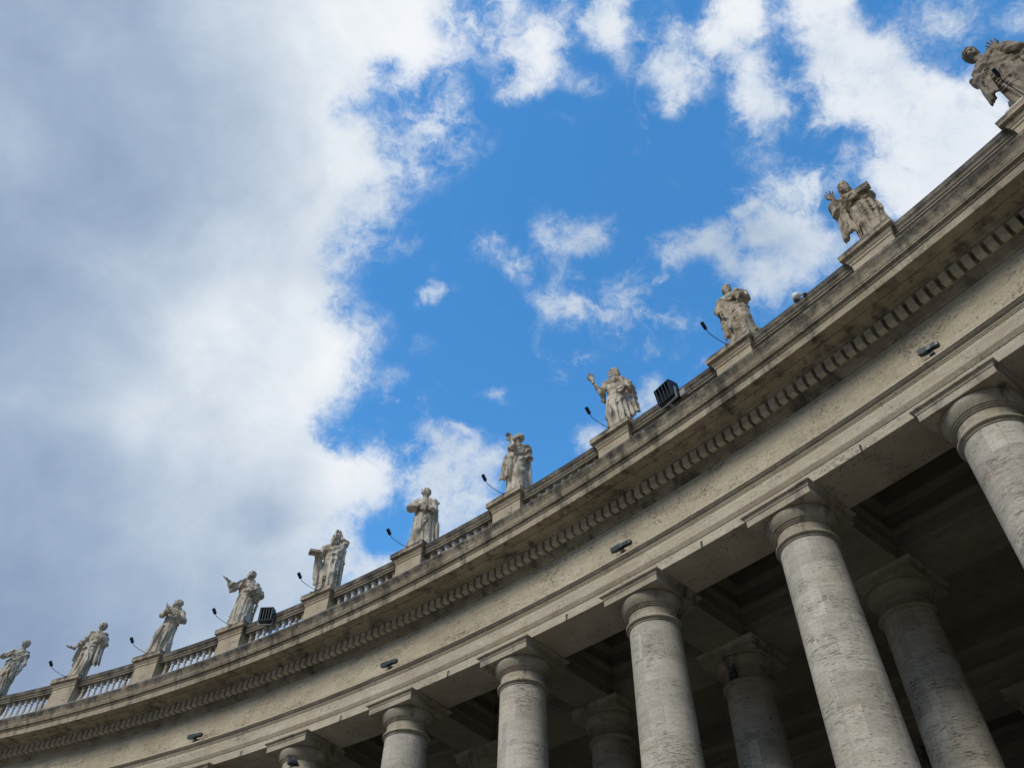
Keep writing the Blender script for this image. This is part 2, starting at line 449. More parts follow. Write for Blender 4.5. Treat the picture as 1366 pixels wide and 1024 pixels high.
def stone(name, light, dark, mode='arc', pit=.7, pit_scale=(3., 3., 9.), grime=0., grime_col=(.05, .045, .038), brick=None, bump=.5, mottle=1., grime_scale=(1.6, 1.6, .35), topdirt=None, bands=(), pitfreq=1.6, pitcut=.60, warm=(.36, .27, .18)):
    """pitted travertine; mode 'arc' runs along the curve of the building, 'obj' along the piece itself"""
    light = (light[0] * .985, light[1] * .99, light[2] * .965); dark = (dark[0] * .97, dark[1], dark[2] * .98)
    m, nt, b = principled(name, light, .85)
    L = nt.links.new
    if mode == 'arc':
        g = nt.nodes.new('ShaderNodeNewGeometry')
        sp = node(nt, 'ShaderNodeSeparateXYZ', ins={0: vmth(nt, 'SUBTRACT', g.outputs['Position'], (CX, CY, 0))})
        ang = mth(nt, 'ARCTAN2', sp.outputs[0], sp.outputs[1])
        rr = mth(nt, 'SQRT', mth(nt, 'ADD', mth(nt, 'MULTIPLY', sp.outputs[0], sp.outputs[0]), mth(nt, 'MULTIPLY', sp.outputs[1], sp.outputs[1])))
        sarc = mth(nt, 'MULTIPLY', ang, RAD)
        co = node(nt, 'ShaderNodeCombineXYZ', ins={0: sarc, 1: rr, 2: sp.outputs[2]}).outputs[0]
        zc = sp.outputs[2]
    else:
        tc = nt.nodes.new('ShaderNodeTexCoord')
        oi = nt.nodes.new('ShaderNodeObjectInfo')
        off = mth(nt, 'MULTIPLY', oi.outputs['Random'], 57.)
        offv = node(nt, 'ShaderNodeCombineXYZ', ins={0: off, 1: off, 2: off}).outputs[0]
        sp = node(nt, 'ShaderNodeSeparateXYZ', ins={0: tc.outputs['Object']})
        co = vmth(nt, 'ADD', tc.outputs['Object'], offv)
        ang = mth(nt, 'ARCTAN2', sp.outputs[0], sp.outputs[1])
        sarc = mth(nt, 'ADD', mth(nt, 'MULTIPLY', ang, .62), off)
        zc = mth(nt, 'ADD', sp.outputs[2], mth(nt, 'MULTIPLY', off, .37))
    big = noise(nt, co, .55, 5., .6)
    mid = noise(nt, vmth(nt, 'MULTIPLY', co, (1., 1., 2.2)), 2.3, 6., .62)
    f = maprange(nt, mth(nt, 'ADD', mth(nt, 'MULTIPLY', big.outputs['Fac'], .5), mth(nt, 'MULTIPLY', mid.outputs['Fac'], .5)), .36, .64, 0, mottle)
    col = mixc(nt, f, dark, light)
    # bedding streaks
    st = noise(nt, vmth(nt, 'MULTIPLY', co, (.7, .7, 13.)), 1.0, 5., .6, .4)
    col = mixc(nt, maprange(nt, st.outputs['Fac'], .48, .72, 0, .45), col, warm)
    if brick:
        bw, bh, amt = brick
        bt = nt.nodes.new('ShaderNodeTexBrick')
        cv = node(nt, 'ShaderNodeCombineXYZ', ins={0: sarc, 1: zc, 2: 0.}).outputs[0]
        L(cv, bt.inputs['Vector'])
        bt.inputs['Scale'].default_value = 1
        bt.inputs['Brick Width'].default_value = bw
        bt.inputs['Row Height'].default_value = bh
        bt.inputs['Mortar Size'].default_value = .006
        bt.inputs['Mortar Smooth'].default_value = .3
        bt.inputs['Color1'].default_value = (0, 0, 0, 1)
        bt.inputs['Color2'].default_value = (1, 1, 1, 1)
        bt.inputs['Mortar'].default_value = (.5, .5, .5, 1)
        bt.offset = .37; bt.squash = .7; bt.squash_frequency = 3
        tone = maprange(nt, bt.outputs['Color'], 0, 1, 1 - amt, 1 + amt * .8)
        col = mixc(nt, 1., col, node(nt, 'ShaderNodeCombineColor', ins={0: tone, 1: tone, 2: tone}).outputs[0], 'MULTIPLY')
        col = mixc(nt, mth(nt, 'MULTIPLY', bt.outputs['Fac'], .30), col, (.09, .075, .055))
    # pits
    warp = noise(nt, co, 1.3, 3.)
    pv = vmth(nt, 'MULTIPLY', vmth(nt, 'ADD', co, vmth(nt, 'MULTIPLY', warp.outputs['Color'], (.25, .25, .09))), pit_scale)
    pn = noise(nt, pv, pitfreq, 7., .68)
    where = noise(nt, vmth(nt, 'MULTIPLY', co, (1, 1, 1.8)), 1.1, 3.)
    pf = mth(nt, 'ADD', pn.outputs['Fac'], mth(nt, 'MULTIPLY', mth(nt, 'SUBTRACT', where.outputs['Fac'], .5), .42))
    pits = maprange(nt, pf, pitcut, pitcut + .07, 0, pit)
    col = mixc(nt, pits, col, (.12, .09, .062))
    if grime:
        gv = noise(nt, vmth(nt, 'MULTIPLY', co, grime_scale), 1.2, 7., .68)
        gf = maprange(nt, gv.outputs['Fac'], .60 - grime * .22, .72 - grime * .15, 0, .8)
        col = mixc(nt, gf, col, grime_col)
    if topdirt:
        z0, z1 = topdirt          # black lichen where rain stands
        gz = noise(nt, vmth(nt, 'MULTIPLY', co, (1.2, 1.2, 1.)), 1.7, 6., .7)
        tz = maprange(nt, zc, z0, z1, -.22, .22)
        col = mixc(nt, maprange(nt, mth(nt, 'ADD', gz.outputs['Fac'], tz), .47, .68, 0, .9), col, (.05, .047, .043))
    for z0, z1, w_ in bands:         # uneven brown bands along the mouldings
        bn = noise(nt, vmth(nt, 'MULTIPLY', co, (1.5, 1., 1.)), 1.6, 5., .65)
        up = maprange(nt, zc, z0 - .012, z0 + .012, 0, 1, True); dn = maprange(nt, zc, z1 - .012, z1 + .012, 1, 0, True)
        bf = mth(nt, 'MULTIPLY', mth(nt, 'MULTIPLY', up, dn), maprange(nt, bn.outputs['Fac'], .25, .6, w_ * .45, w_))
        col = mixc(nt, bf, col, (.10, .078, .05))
    fine = noise(nt, co, 22., 5., .7)
    col = mixc(nt, .35, col, maprange_col(nt, fine.outputs['Fac']), 'OVERLAY')
    if mode == 'obj':                # tint per piece: near-right statues get underside shade and grime in their colour
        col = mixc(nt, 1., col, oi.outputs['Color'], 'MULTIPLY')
    L(col, b.inputs['Base Color'])
    bp = nt.nodes.new('ShaderNodeBump')
    bp.inputs['Strength'].default_value = bump
    bp.inputs['Distance'].default_value = .03
    h = mth(nt, 'SUBTRACT', mth(nt, 'MULTIPLY', fine.outputs['Fac'], .35), pits)
    h = mth(nt, 'ADD', h, mth(nt, 'MULTIPLY', mid.outputs['Fac'], .8))
    L(h, bp.inputs['Height'])
    L(bp.outputs[0], b.inputs['Normal'])
    return m
def maprange_col(nt, v):
    r = maprange(nt, v, .25, .75, .2, .8)
    return node(nt, 'ShaderNodeCombineColor', ins={0: r, 1: r, 2: r}).outputs[0]

M = {}
M['frieze'] = stone('travertine_frieze', (.58, .505, .375), (.44, .36, .245), pit=.75, pit_scale=(3.2, 3.2, 5.2), pitfreq=4.2, pitcut=.57, brick=(3.1, 1.1, .10))
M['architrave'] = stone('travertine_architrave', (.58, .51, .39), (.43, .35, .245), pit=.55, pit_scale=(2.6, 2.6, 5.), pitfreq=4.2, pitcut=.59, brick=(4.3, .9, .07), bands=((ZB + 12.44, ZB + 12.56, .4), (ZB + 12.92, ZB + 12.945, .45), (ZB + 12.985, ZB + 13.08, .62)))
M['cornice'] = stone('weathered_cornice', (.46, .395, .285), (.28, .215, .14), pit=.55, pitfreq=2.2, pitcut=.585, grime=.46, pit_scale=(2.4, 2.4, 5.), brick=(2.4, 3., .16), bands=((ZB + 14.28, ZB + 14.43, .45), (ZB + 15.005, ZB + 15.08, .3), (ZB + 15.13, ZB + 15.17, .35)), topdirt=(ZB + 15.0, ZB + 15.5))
M['dentil'] = stone('travertine_dentil', (.66, .585, .455), (.48, .40, .295), pit=.4)
M['balustrade'] = stone('weathered_balustrade', (.33, .285, .215), (.17, .14, .10), mode='arc', pit=.5, grime=.35, topdirt=(ZB + 16.95, ZB + 17.42))
M['pedestal'] = stone('travertine_pedestal', (.54, .455, .335), (.40, .31, .205), mode='arc', pit=.5, grime=.1, topdirt=(ZB + 17.1, ZB + 17.6))
M['baluster_end'] = stone('travertine_baluster', (.48, .41, .31), (.33, .265, .185), mode='obj', pit=.3)
M['baluster_mid'] = stone('pale_baluster', (.66, .65, .65), (.55, .54, .54), mode='obj', pit=.1, warm=(.6, .58, .55))
M['shaft'] = stone('travertine_shaft', (.60, .545, .455), (.46, .395, .305), mode='obj', pit=.8, pit_scale=(1.5, 1.5, 15.), pitfreq=4.6, pitcut=.58, brick=(.78, .62, .17), warm=(.36, .26, .185))
M['capital'] = stone('travertine_capital', (.50, .44, .34), (.29, .235, .16), mode='obj', pit=.45, pitfreq=3., grime=.25)
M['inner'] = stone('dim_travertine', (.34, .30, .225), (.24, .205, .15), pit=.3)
M['statue'] = stone('carved_travertine', (.72, .635, .515), (.50, .42, .315), mode='obj', pit=.2, pit_scale=(2., 2., 3.), grime=.55, grime_scale=(4.2, 4.2, .9), grime_col=(.15, .115, .075), bump=.35)
M['black'], _, _b = principled('black_painted_metal', (.012, .013, .016), .45)
M['glass'], _, _b = principled('dark_lamp_glass', (.02, .022, .026), .12)
M['grey'], _nt, _b = principled('grey_painted_metal', (.13, .145, .155), .45, .3)
_n = noise(_nt, None, 30., 4.)
_nt.links.new(mixc(_nt, _n.outputs['Fac'], (.035, .042, .04), (.085, .095, .09)), _b.inputs['Base Color'])
M['lens'], _, _b = principled('pale_lamp_glass', (.10, .115, .11), .15)
M['white'], _, _b = principled('white_plastic', (.78, .78, .76), .35)
M['lead'], _, _b = principled('lead_pipe', (.34, .335, .32), .5, .2)
M['iron'], _, _b = principled('rusty_iron', (.045, .035, .03), .8)
M['pigeon'], _, _b = principled('grey_feathers', (.055, .06, .07), .7)
gm, gnt, gb = principled('basalt_setts', (.09, .088, .085), .7)
_g = gnt.nodes.new('ShaderNodeTexCoord')
_vo = gnt.nodes.new('ShaderNodeTexVoronoi'); _vo.feature = 'DISTANCE_TO_EDGE'; _vo.inputs['Scale'].default_value = 8
gnt.links.new(_g.outputs['Object'], _vo.inputs['Vector'])
gnt.links.new(mixc(gnt, maprange(gnt, _vo.outputs['Distance'], 0, .06), (.04, .038, .034), (.14, .132, .12)), gb.inputs['Base Color'])

# ------------------------------------------------------------------ ground
g = MB()
g.add([(-2500, -2500, 0), (2500, -2500, 0), (2500, 2500, 0), (-2500, 2500, 0)], [(0, 1, 2, 3)])
tag(link('ground', g.mesh('ground', gm, False)), 'dark stone paving of the square', 'ground', kind='structure')

# ------------------------------------------------------------------ the colonnade
IA, IB = -10.5, 12.5
TA, TB = TH(IA), TH(IB)
NSEG = 184
rootloc = polar(.92, TH(3), 0)
col_root = empty('colonnade', rootloc)
tag(col_root, 'curved travertine colonnade with a deep cornice and a balustrade on tall round columns', 'colonnade')
ML = tuple(-rootloc)
def part(name, mb, mat, parent=None, loc=None):
    return link(name, mb.mesh(name, mat), parent or col_root, ML if parent is None else (0, 0, 0))

ROWS = (.92, 4.87, 12.4, 16.4)
a = MB()
a.sweep([(1.60, 12.176), (.24, 12.176), (.24, 12.44), (.225, 12.445), (.19, 12.565), (.19, 12.60), (.215, 12.603), (.215, 12.915), (.20, 12.92), (.20, 12.955), (.185, 12.96), (.175, 12.99), (.135, 13.03), (.105, 13.075), (.095, 13.08), (.095, 13.135), (.23, 13.16), (1.60, 13.16)], TA, TB, NSEG)
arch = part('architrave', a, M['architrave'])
for k in range(-2, 11):
    t = TH(k + .5)
    h = MB()
    p = polar(.24, t, ZB + 12.30)
    n_ = Vector((-math.sin(t), -math.cos(t), 0))
    h.tube([p - n_ * .02, p + n_ * .05, p + n_ * .06 + Vector((0, 0, -.05)), p + n_ * .055 + Vector((0, 0, -.20)), p + n_ * .09 + Vector((0, 0, -.24))], .014, 6)
    link('iron_hook', h.mesh('iron_hook', M['iron']), arch)
a = MB()
a.sweep([(1.6, 13.162), (.232, 13.162), (.232, 14.235), (1.6, 14.235)], TA, TB, NSEG)
part('frieze', a, M['frieze'])
a = MB()
a.sweep([(1.6, 14.237), (.20, 14.237), (.20, 14.265), (.19, 14.27), (.165, 14.30), (.11, 14.34), (.085, 14.40), (.075, 14.43), (.075, 14.44), (.06, 14.44), (.06, 14.735), (-.125, 14.735), (-.125, 14.755), (-.15, 14.76), (-.185, 14.785), (-.185, 14.80), (-.47, 14.80), (-.47, 14.825), (-.755, 14.825), (-.755, 14.79), (-.795, 14.79),
         (-.80, 14.995), (-.82, 15.0), (-.835, 15.04), (-.875, 15.08), (-.895, 15.085), (-.90, 15.125), (-.91, 15.13), (-.915, 15.17), (-.935, 15.24), (-.97, 15.31), (-.995, 15.36), (-1.01, 15.385), (-1.015, 15.455), (-.6, 15.50), (.0, 15.56), (1.6, 15.56)], TA, TB, NSEG * 2)
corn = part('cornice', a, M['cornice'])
# dentils: sixteen to a bay
def dentil_geo(k):
    b = MB()
    q1, q2, q3 = (math.sin(k * 12.9898 + s_) * .5 for s_ in (0., 2.1, 4.4))
    t0 = TH((k + .3 + .33 + .02 * q1) / 16.); t1 = TH((k + .3 - .33 + .02 * q2) / 16.)
    p = [polar(dr, t, z + ZB) for z in (14.455 + .012 * q3, 14.733) for dr in (-.10 + .012 * q1, .058) for t in (t0, t1)]
    b.add(p, [(0, 2, 3, 1), (4, 5, 7, 6), (0, 1, 5, 4), (2, 6, 7, 3), (0, 4, 6, 2), (1, 3, 7, 5)])
    return b
rest = MB()
for k in range(-40, 180):
    b = dentil_geo(k)
    if -17 <= k < 83:
        link('dentil', b.mesh('dentil', M['dentil']), corn)
    else:
        rest.add(b.v, b.f)
tag(link('dentil_course', rest.mesh('dentil_course', M['dentil']), corn), kind='stuff')
# lead pipe clipped along the top of the cornice
pb = MB()
rnd = random.Random(5)
pts = []
for j in range(400):
    t = TH(-1.9 + 12.4 * j / 399)
    pts.append(polar(-.93 + .003 * math.sin(j * 1.7), t, ZB + 15.515 + .003 * math.sin(j * .9)))
pb.tube(pts, .027, 8)
link('lead_pipe', pb.mesh('lead_pipe', M['lead']), corn)

# balustrade
a = MB()
a.sweep([(.62, 15.562), (.14, 15.562), (.14, 15.98), (.11, 16.0), (.11, 16.08), (.62, 16.08)], TA, TB, NSEG)
bal = part('balustrade', a, M['balustrade'])
a = MB()
a.sweep([(.58, 17.08), (.20, 17.08), (.20, 17.13), (.175, 17.15), (.16, 17.21), (.125, 17.26), (.12, 17.29), (.12, 17.385), (.135, 17.42), (.62, 17.42), (.64, 17.38), (.64, 17.27), (.58, 17.22)], TA, TB, NSEG)
link('rail', a.mesh('rail', M['balustrade']), bal)
def place(th, dr, z):
    o = polar(dr, th, z)
    c, s_ = math.cos(th), math.sin(th)
    return lambda q: Vector((o.x + q.x * c + q.y * s_, o.y - q.x * s_ + q.y * c, o.z + q.z))
# baluster, turned
prof = [(.085, 0), (.085, .07), (.062, .09), (.058, .13), (.075, .16), (.105, .24), (.112, .33), (.098, .44), (.066, .58), (.05, .70), (.046, .76), (.062, .79), (.062, .82), (.05, .84), (.052, .90), (.085, .935), (.085, 1.0)]
prof = [(r * 1.18, z) for r, z in prof]
bm_ = MB(); bm_.lathe(prof, 14)
me_end = bm_.mesh('baluster', M['baluster_end'])
me_mid = bm_.mesh('baluster', M['baluster_mid'])
for i in range(-2, 11):
    for k in range(9):
        if i < 3 and k % 1: continue
        t = TH(i + .5 + (k - 4) * .0745)
        if i < 2: continue
        new = 2 <= k <= 7  # paler balusters in the middle of the bay
        o = link('baluster', me_mid if new else me_end, bal, polar(.37, t, ZB + 16.08), -t)
for i in range(-2, 12):
    t = TH(i)
    tf = place(t, 0, ZB)
    b = MB()
    b.frustum([(.70, -.03, .85, 15.563), (.70, -.03, .85, 15.98), (.60, .07, .80, 16.04), (.575, .10, .80, 16.06), (.575, .10, .80, 17.08), (.58, .095, .80, 17.09), (.60, .07, .80, 17.12), (.60, .07, .80, 17.17), (.62, .045, .82, 17.20), (.65, .015, .84, 17.27), (.655, .01, .85, 17.325), (.735, -.07, .88, 17.335), (.735, -.07, .88, 17.50), (.72, -.055, .87, 17.53)], tf)
    link('pedestal', b.mesh('pedestal', M['pedestal']), bal)

# columns: shaft with a base, capital with abacus as sub-part
HC = ZB + 12.176
b = MB()
b.lathe([(.93, 0), (.93, .30), (.95, .31), (.97, .38), (.95, .45), (.86, .47), (.83, .50), (.83, .56), (.80, .62), (.725, .72)], 56)
shaft_prof = []
for k in range(25):
    z = .72 + (HC - 1.02 - .72) * k / 24
    u_ = k / 24
    shaft_prof.append((.725 - .11 * max(0, (u_ - .25) / .75) ** 1.35, z))
b.lathe(shaft_prof, 56)
b.box(-.98, .98, -.98, .98, -.02, .0)
me_shaft = b.mesh('column', M['shaft'])
b = MB()
c0 = HC
# necking, rings and echinus
b.lathe([(.60, c0 - 1.04), (.635, c0 - 1.035), (.64, c0 - 1.0), (.66, c0 - .995), (.69, c0 - .965), (.69, c0 - .93), (.665, c0 - .90), (.615, c0 - .895), (.60, c0 - .87), (.60, c0 - .64), (.63, c0 - .635), (.635, c0 - .605), (.66, c0 - .60), (.665, c0 - .57), (.69, c0 - .565), (.72, c0 - .52), (.765, c0 - .43), (.785, c0 - .36), (.785, c0 - .325), (.76, c0 - .30)], 56)
b.frustum([(.83, -.83, .83, c0 - .302), (.83, -.83, .83, c0 - .135), (.845, -.845, .845, c0 - .13), (.86, -.86, .86, c0 - .08), (.905, -.905, .905, c0 - .045), (.915, -.915, .915, c0 - .04), (.915, -.915, .915, c0 - .003), (.90, -.90, .90, c0 - .002)])
me_cap = b.mesh('capital', M['capital'])
for row, (dr, rng_) in enumerate(zip(ROWS, ((-3, 12), (-6, 10), (-9, 6), (-10, 6)))):
    for i in range(*rng_):
        t = TH(i)
        c = link('column', me_shaft, col_root, polar(dr, t, 0) - rootloc, -t)
        link('capital', me_cap, c)

# inner rows: entablatures, beams, coffered ceiling, vault and roof
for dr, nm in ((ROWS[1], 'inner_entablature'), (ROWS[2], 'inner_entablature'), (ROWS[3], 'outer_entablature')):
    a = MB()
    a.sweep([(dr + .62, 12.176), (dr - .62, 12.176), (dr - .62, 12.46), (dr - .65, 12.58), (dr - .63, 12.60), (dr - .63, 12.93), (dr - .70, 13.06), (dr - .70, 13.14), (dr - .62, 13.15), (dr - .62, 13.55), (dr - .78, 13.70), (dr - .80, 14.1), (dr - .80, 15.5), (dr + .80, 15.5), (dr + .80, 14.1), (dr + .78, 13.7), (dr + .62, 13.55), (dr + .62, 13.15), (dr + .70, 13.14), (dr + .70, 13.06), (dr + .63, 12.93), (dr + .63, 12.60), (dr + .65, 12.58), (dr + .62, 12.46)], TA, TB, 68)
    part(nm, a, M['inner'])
for lo, hi in ((0, 1), (2, 3)):
    for i in range(-9, 11):
        if lo == 2 and i > 6: continue
        tf = place(TH(i), 0, ZB)
        b = MB()
        y0, y1 = ROWS[lo] + .66, ROWS[hi] - .70
        prof = [(.60, 12.178), (.60, 12.46), (.63, 12.58), (.61, 12.60), (.61, 12.93), (.68, 13.06), (.68, 13.14), (.60, 13.15), (.60, 13.5), (.74, 13.66), (.78, 13.70), (.78, 14.3)]
        b.frustum([(hx, y0, y1, z) for hx, z in prof], tf)
        link('ceiling_beam', b.mesh('ceiling_beam', M['inner']), col_root, ML)
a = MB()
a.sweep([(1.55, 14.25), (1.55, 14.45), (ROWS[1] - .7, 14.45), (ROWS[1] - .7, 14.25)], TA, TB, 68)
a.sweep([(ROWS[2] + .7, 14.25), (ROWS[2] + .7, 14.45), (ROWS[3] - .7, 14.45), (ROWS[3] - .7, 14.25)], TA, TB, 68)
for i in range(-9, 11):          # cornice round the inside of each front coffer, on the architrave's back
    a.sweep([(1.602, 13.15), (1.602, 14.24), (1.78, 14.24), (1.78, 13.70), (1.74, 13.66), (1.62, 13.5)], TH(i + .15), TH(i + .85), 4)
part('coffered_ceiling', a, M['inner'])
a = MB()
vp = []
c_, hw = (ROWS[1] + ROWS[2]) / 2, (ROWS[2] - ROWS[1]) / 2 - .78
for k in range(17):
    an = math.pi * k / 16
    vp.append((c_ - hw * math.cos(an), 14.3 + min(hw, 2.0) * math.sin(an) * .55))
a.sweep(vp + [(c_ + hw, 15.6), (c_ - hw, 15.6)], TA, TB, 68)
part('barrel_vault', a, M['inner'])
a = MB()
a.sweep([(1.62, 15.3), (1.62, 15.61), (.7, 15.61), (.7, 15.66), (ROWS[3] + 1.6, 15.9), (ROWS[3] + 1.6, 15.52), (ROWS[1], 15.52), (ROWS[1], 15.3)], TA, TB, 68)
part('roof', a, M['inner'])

# dark backdrop house added behind the colonnade to stop light coming through
hw = empty('backdrop_house', polar(24, TH(2), 0))
tag(hw, 'dark backdrop house added behind the colonnade to block light from the back', 'building')
HL = tuple(-hw.location)
m_backdrop, _, _b = principled('dark_backdrop', (.035, .028, .022), .9)
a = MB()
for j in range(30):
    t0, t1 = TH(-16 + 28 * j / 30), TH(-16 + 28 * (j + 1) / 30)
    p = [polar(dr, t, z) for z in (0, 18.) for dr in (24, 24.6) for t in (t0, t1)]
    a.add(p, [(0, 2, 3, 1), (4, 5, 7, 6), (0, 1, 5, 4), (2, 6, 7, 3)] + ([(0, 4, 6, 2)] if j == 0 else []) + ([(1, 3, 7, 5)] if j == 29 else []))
link('wall', a.mesh('wall', m_backdrop), hw, HL)
a = MB()
a.sweep([(23.6, 16.42), (23.6, 16.55), (25, 16.75), (25, 16.42)], TH(-16), TH(12), 30)
link('roof', a.mesh('roof', M['inner']), hw, HL)
for k in range(15):
    for z in (4.2, 9.4):
        tf = place(TH(-14 + 1.6 * k), 24, z)
        b = MB()
        b.box(-.85, .85, -.10, -.003, 0, .14, tf); b.box(-.85, .85, -.12, -.003, 2.5, 2.68, tf); b.box(-.8, -.62, -.08, -.003, .142, 2.498, tf); b.box(.62, .8, -.08, -.003, .142, 2.498, tf)
        w = link('window_frame', b.mesh('window_frame', M['inner']), hw, HL)
        b = MB(); b.box(-.618, .618, -.04, -.004, .143, 2.497, tf)
        link('pane', b.mesh('pane', M['glass']), w)

# ------------------------------------------------------------------ statues: distance fields turned into one skin
class Field:
    def __init__(s, lo, hi, h):
        s.lo = np.array(lo, float); s.h = h
        n = np.ceil((np.array(hi, float) - s.lo) / h).astype(int) + 1
        s.ax = [s.lo[i] + h * np.arange(n[i]) for i in range(3)]
        s.D = np.full(tuple(n), 1.0, np.float32)
    def put(s, f, lo, hi, k=.03, cut=False):
        sl = []
        for i in range(3):
            a = int(np.searchsorted(s.ax[i], lo[i] - k - .03)); b = int(np.searchsorted(s.ax[i], hi[i] + k + .03))
            if b - a < 1: return
            sl.append(slice(a, b))
        X = s.ax[0][sl[0]][:, None, None]; Y = s.ax[1][sl[1]][None, :, None]; Z = s.ax[2][sl[2]][None, None, :]
        d = f(X, Y, Z)
        o = s.D[tuple(sl)]
        if cut:
            d = -d
            h = np.maximum(k - np.abs(o - d), 0) / k
            s.D[tuple(sl)] = np.maximum(o, d) + h * h * k * .25
        else:
            h = np.maximum(k - np.abs(o - d), 0) / k
            s.D[tuple(sl)] = np.minimum(o, d) - h * h * k * .25
    def cone(s, a, b, ra, rb, k=.03, cut=False):
        a = np.array(a, float); b = np.array(b, float)
        r = max(ra, rb); lo = np.minimum(a, b) - r; hi = np.maximum(a, b) + r
        v = b - a; vv = float(v @ v) + 1e-9
        def f(X, Y, Z):
            t = np.clip(((X - a[0]) * v[0] + (Y - a[1]) * v[1] + (Z - a[2]) * v[2]) / vv, 0, 1)
            return np.sqrt((X - a[0] - t * v[0]) ** 2 + (Y - a[1] - t * v[1]) ** 2 + (Z - a[2] - t * v[2]) ** 2) - (ra + (rb - ra) * t)
        s.put(f, lo, hi, k, cut)
    def chain(s, pts, rs, k=.03):
        for i in range(len(pts) - 1):
            s.cone(pts[i], pts[i + 1], rs[i], rs[i + 1], k)
    def ell(s, c, r, k=.03, R=None, cut=False, wob=0., freq=60.):
        c = np.array(c, float); r = np.array(r, float); m = r.max()
        R_ = np.eye(3) if R is None else np.array(R)
        def f(X, Y, Z):
            x, y, z = X - c[0], Y - c[1], Z - c[2]
            p = [(R_[0, i] * x + R_[1, i] * y + R_[2, i] * z) for i in range(3)]
            q = np.sqrt((p[0] / r[0]) ** 2 + (p[1] / r[1]) ** 2 + (p[2] / r[2]) ** 2 + 1e-9)
            d = (q - 1) * r.min() * (.5 + .5 * np.minimum(1, q))
            if wob:
                d = d - wob * np.sin(freq * p[0] + 2 * np.sin(freq * .4 * p[2])) * np.sin(freq * .9 * p[1] + 1.3) * np.sin(freq * 1.1 * p[2] + np.sin(freq * .5 * p[0]))
            return d
        s.put(f, c - m - wob, c + m + wob, k, cut)
    def skin(s, solid=False):
        D_ = s.D; ins = D_ < 0
        n = np.array(D_.shape) - 1
        cnt = np.zeros(n, np.int8)
        for dx in (0, 1):
            for dy in (0, 1):
                for dz in (0, 1):
                    cnt += ins[dx:n[0] + dx, dy:n[1] + dy, dz:n[2] + dz]
        act = (cnt > 0) & (cnt < 8)
        idx = np.argwhere(act)
        vid = -np.ones(n, np.int64); vid[act] = np.arange(len(idx))
        P = np.zeros((len(idx), 3)); W = np.zeros(len(idx))
        co = [(a, b, c) for a in (0, 1) for b in (0, 1) for c in (0, 1)]
        for a in co:
            for ax in range(3):
                if a[ax]: continue
                b = list(a); b[ax] = 1
                da = D_[idx[:, 0] + a[0], idx[:, 1] + a[1], idx[:, 2] + a[2]]
                db = D_[idx[:, 0] + b[0], idx[:, 1] + b[1], idx[:, 2] + b[2]]
                m = (da < 0) != (db < 0)
                t = da[m] / (da[m] - db[m])
                q = np.array(a, float)[None].repeat(m.sum(), 0); q[:, ax] = t
                P[m] += q; W[m] += 1
        P = (P / W[:, None] + idx) * s.h + s.lo
        F = []
        for ax in range(3):
            o1, o2 = [(1, 2), (2, 0), (0, 1)][ax]
            sh = [slice(1, -1)] * 3
            A = ins[tuple(slice(1, n[i]) if i != ax else slice(0, n[i]) for i in range(3))]
            B = ins[tuple(slice(1, n[i]) if i != ax else slice(1, n[i] + 1) for i in range(3))]
            e = np.argwhere(A != B)
            if not len(e): continue
            base = e.copy()
            for i in range(3):
                if i != ax: base[:, i] += 1
            fl = A[tuple(e.T)]
            def cell(d1, d2):
                c = base.copy(); c[:, o1] -= d1; c[:, o2] -= d2
                return vid[tuple(c.T)]
            q = np.stack([cell(1, 1), cell(0, 1), cell(0, 0), cell(1, 0)], 1)
            q[~fl] = q[~fl][:, ::-1]
            F.append(q)
        F = np.concatenate(F)
        if solid:                      # keep only the one connected piece
            F = F[(F >= 0).all(1)]
            lab = np.arange(len(P))
            while True:
                m = lab[F].min(1)
                new = lab.copy()
                for c in range(4): np.minimum.at(new, F[:, c], m)
                new = new[new]
                if (new == lab).all(): break
                lab = new
            v, c = np.unique(lab[F[:, 0]], return_counts=True)
            F = F[lab[F[:, 0]] == v[c.argmax()]]
            used = np.unique(F); mp = -np.ones(len(P), np.int64); mp[used] = np.arange(len(used))
            P, F = P[used], mp[F]
        return P, F

def merge_mesh(name, pieces, mat, S):
    V = np.concatenate([p for p, f in pieces]) * (np.array(S) if np.ndim(S) else S)
    o = 0; FF = []
    for p, f in pieces:
        FF.append(f + o); o += len(p)
    FF = np.concatenate(FF)
    FF = FF[(FF >= 0).all(1)]
    me = D.meshes.new(name)
    me.vertices.add(len(V)); me.vertices.foreach_set('co', V.astype(np.float32).ravel())
    me.loops.add(len(FF) * 4); me.loops.foreach_set('vertex_index', FF.astype(np.int32).ravel())
    me.polygons.add(len(FF)); me.polygons.foreach_set('loop_start', np.arange(0, len(FF) * 4, 4, dtype=np.int32))
    me.polygons.foreach_set('use_smooth', np.ones(len(FF), bool))
    me.update(calc_edges=True); me.validate()
    me.materials.append(mat)
    return me

def unit(v):
    v = np.array(v, float); return v / (np.linalg.norm(v) + 1e-9)

GOWN = [(0, 0, 0, .27, .21), (.08, 0, 0, .255, .20), (.35, 0, 0, .225, .185), (.7, 0, 0, .205, .168), (.92, 0, 0, .20, .155), (1.06, 0, 0, .172, .132), (1.2, 0, 0, .188, .138), (1.33, 0, 0, .20, .128), (1.42, 0, 0, .165, .10), (1.49, 0, .012, .075, .07), (1.53, 0, .012, .05, .05)]

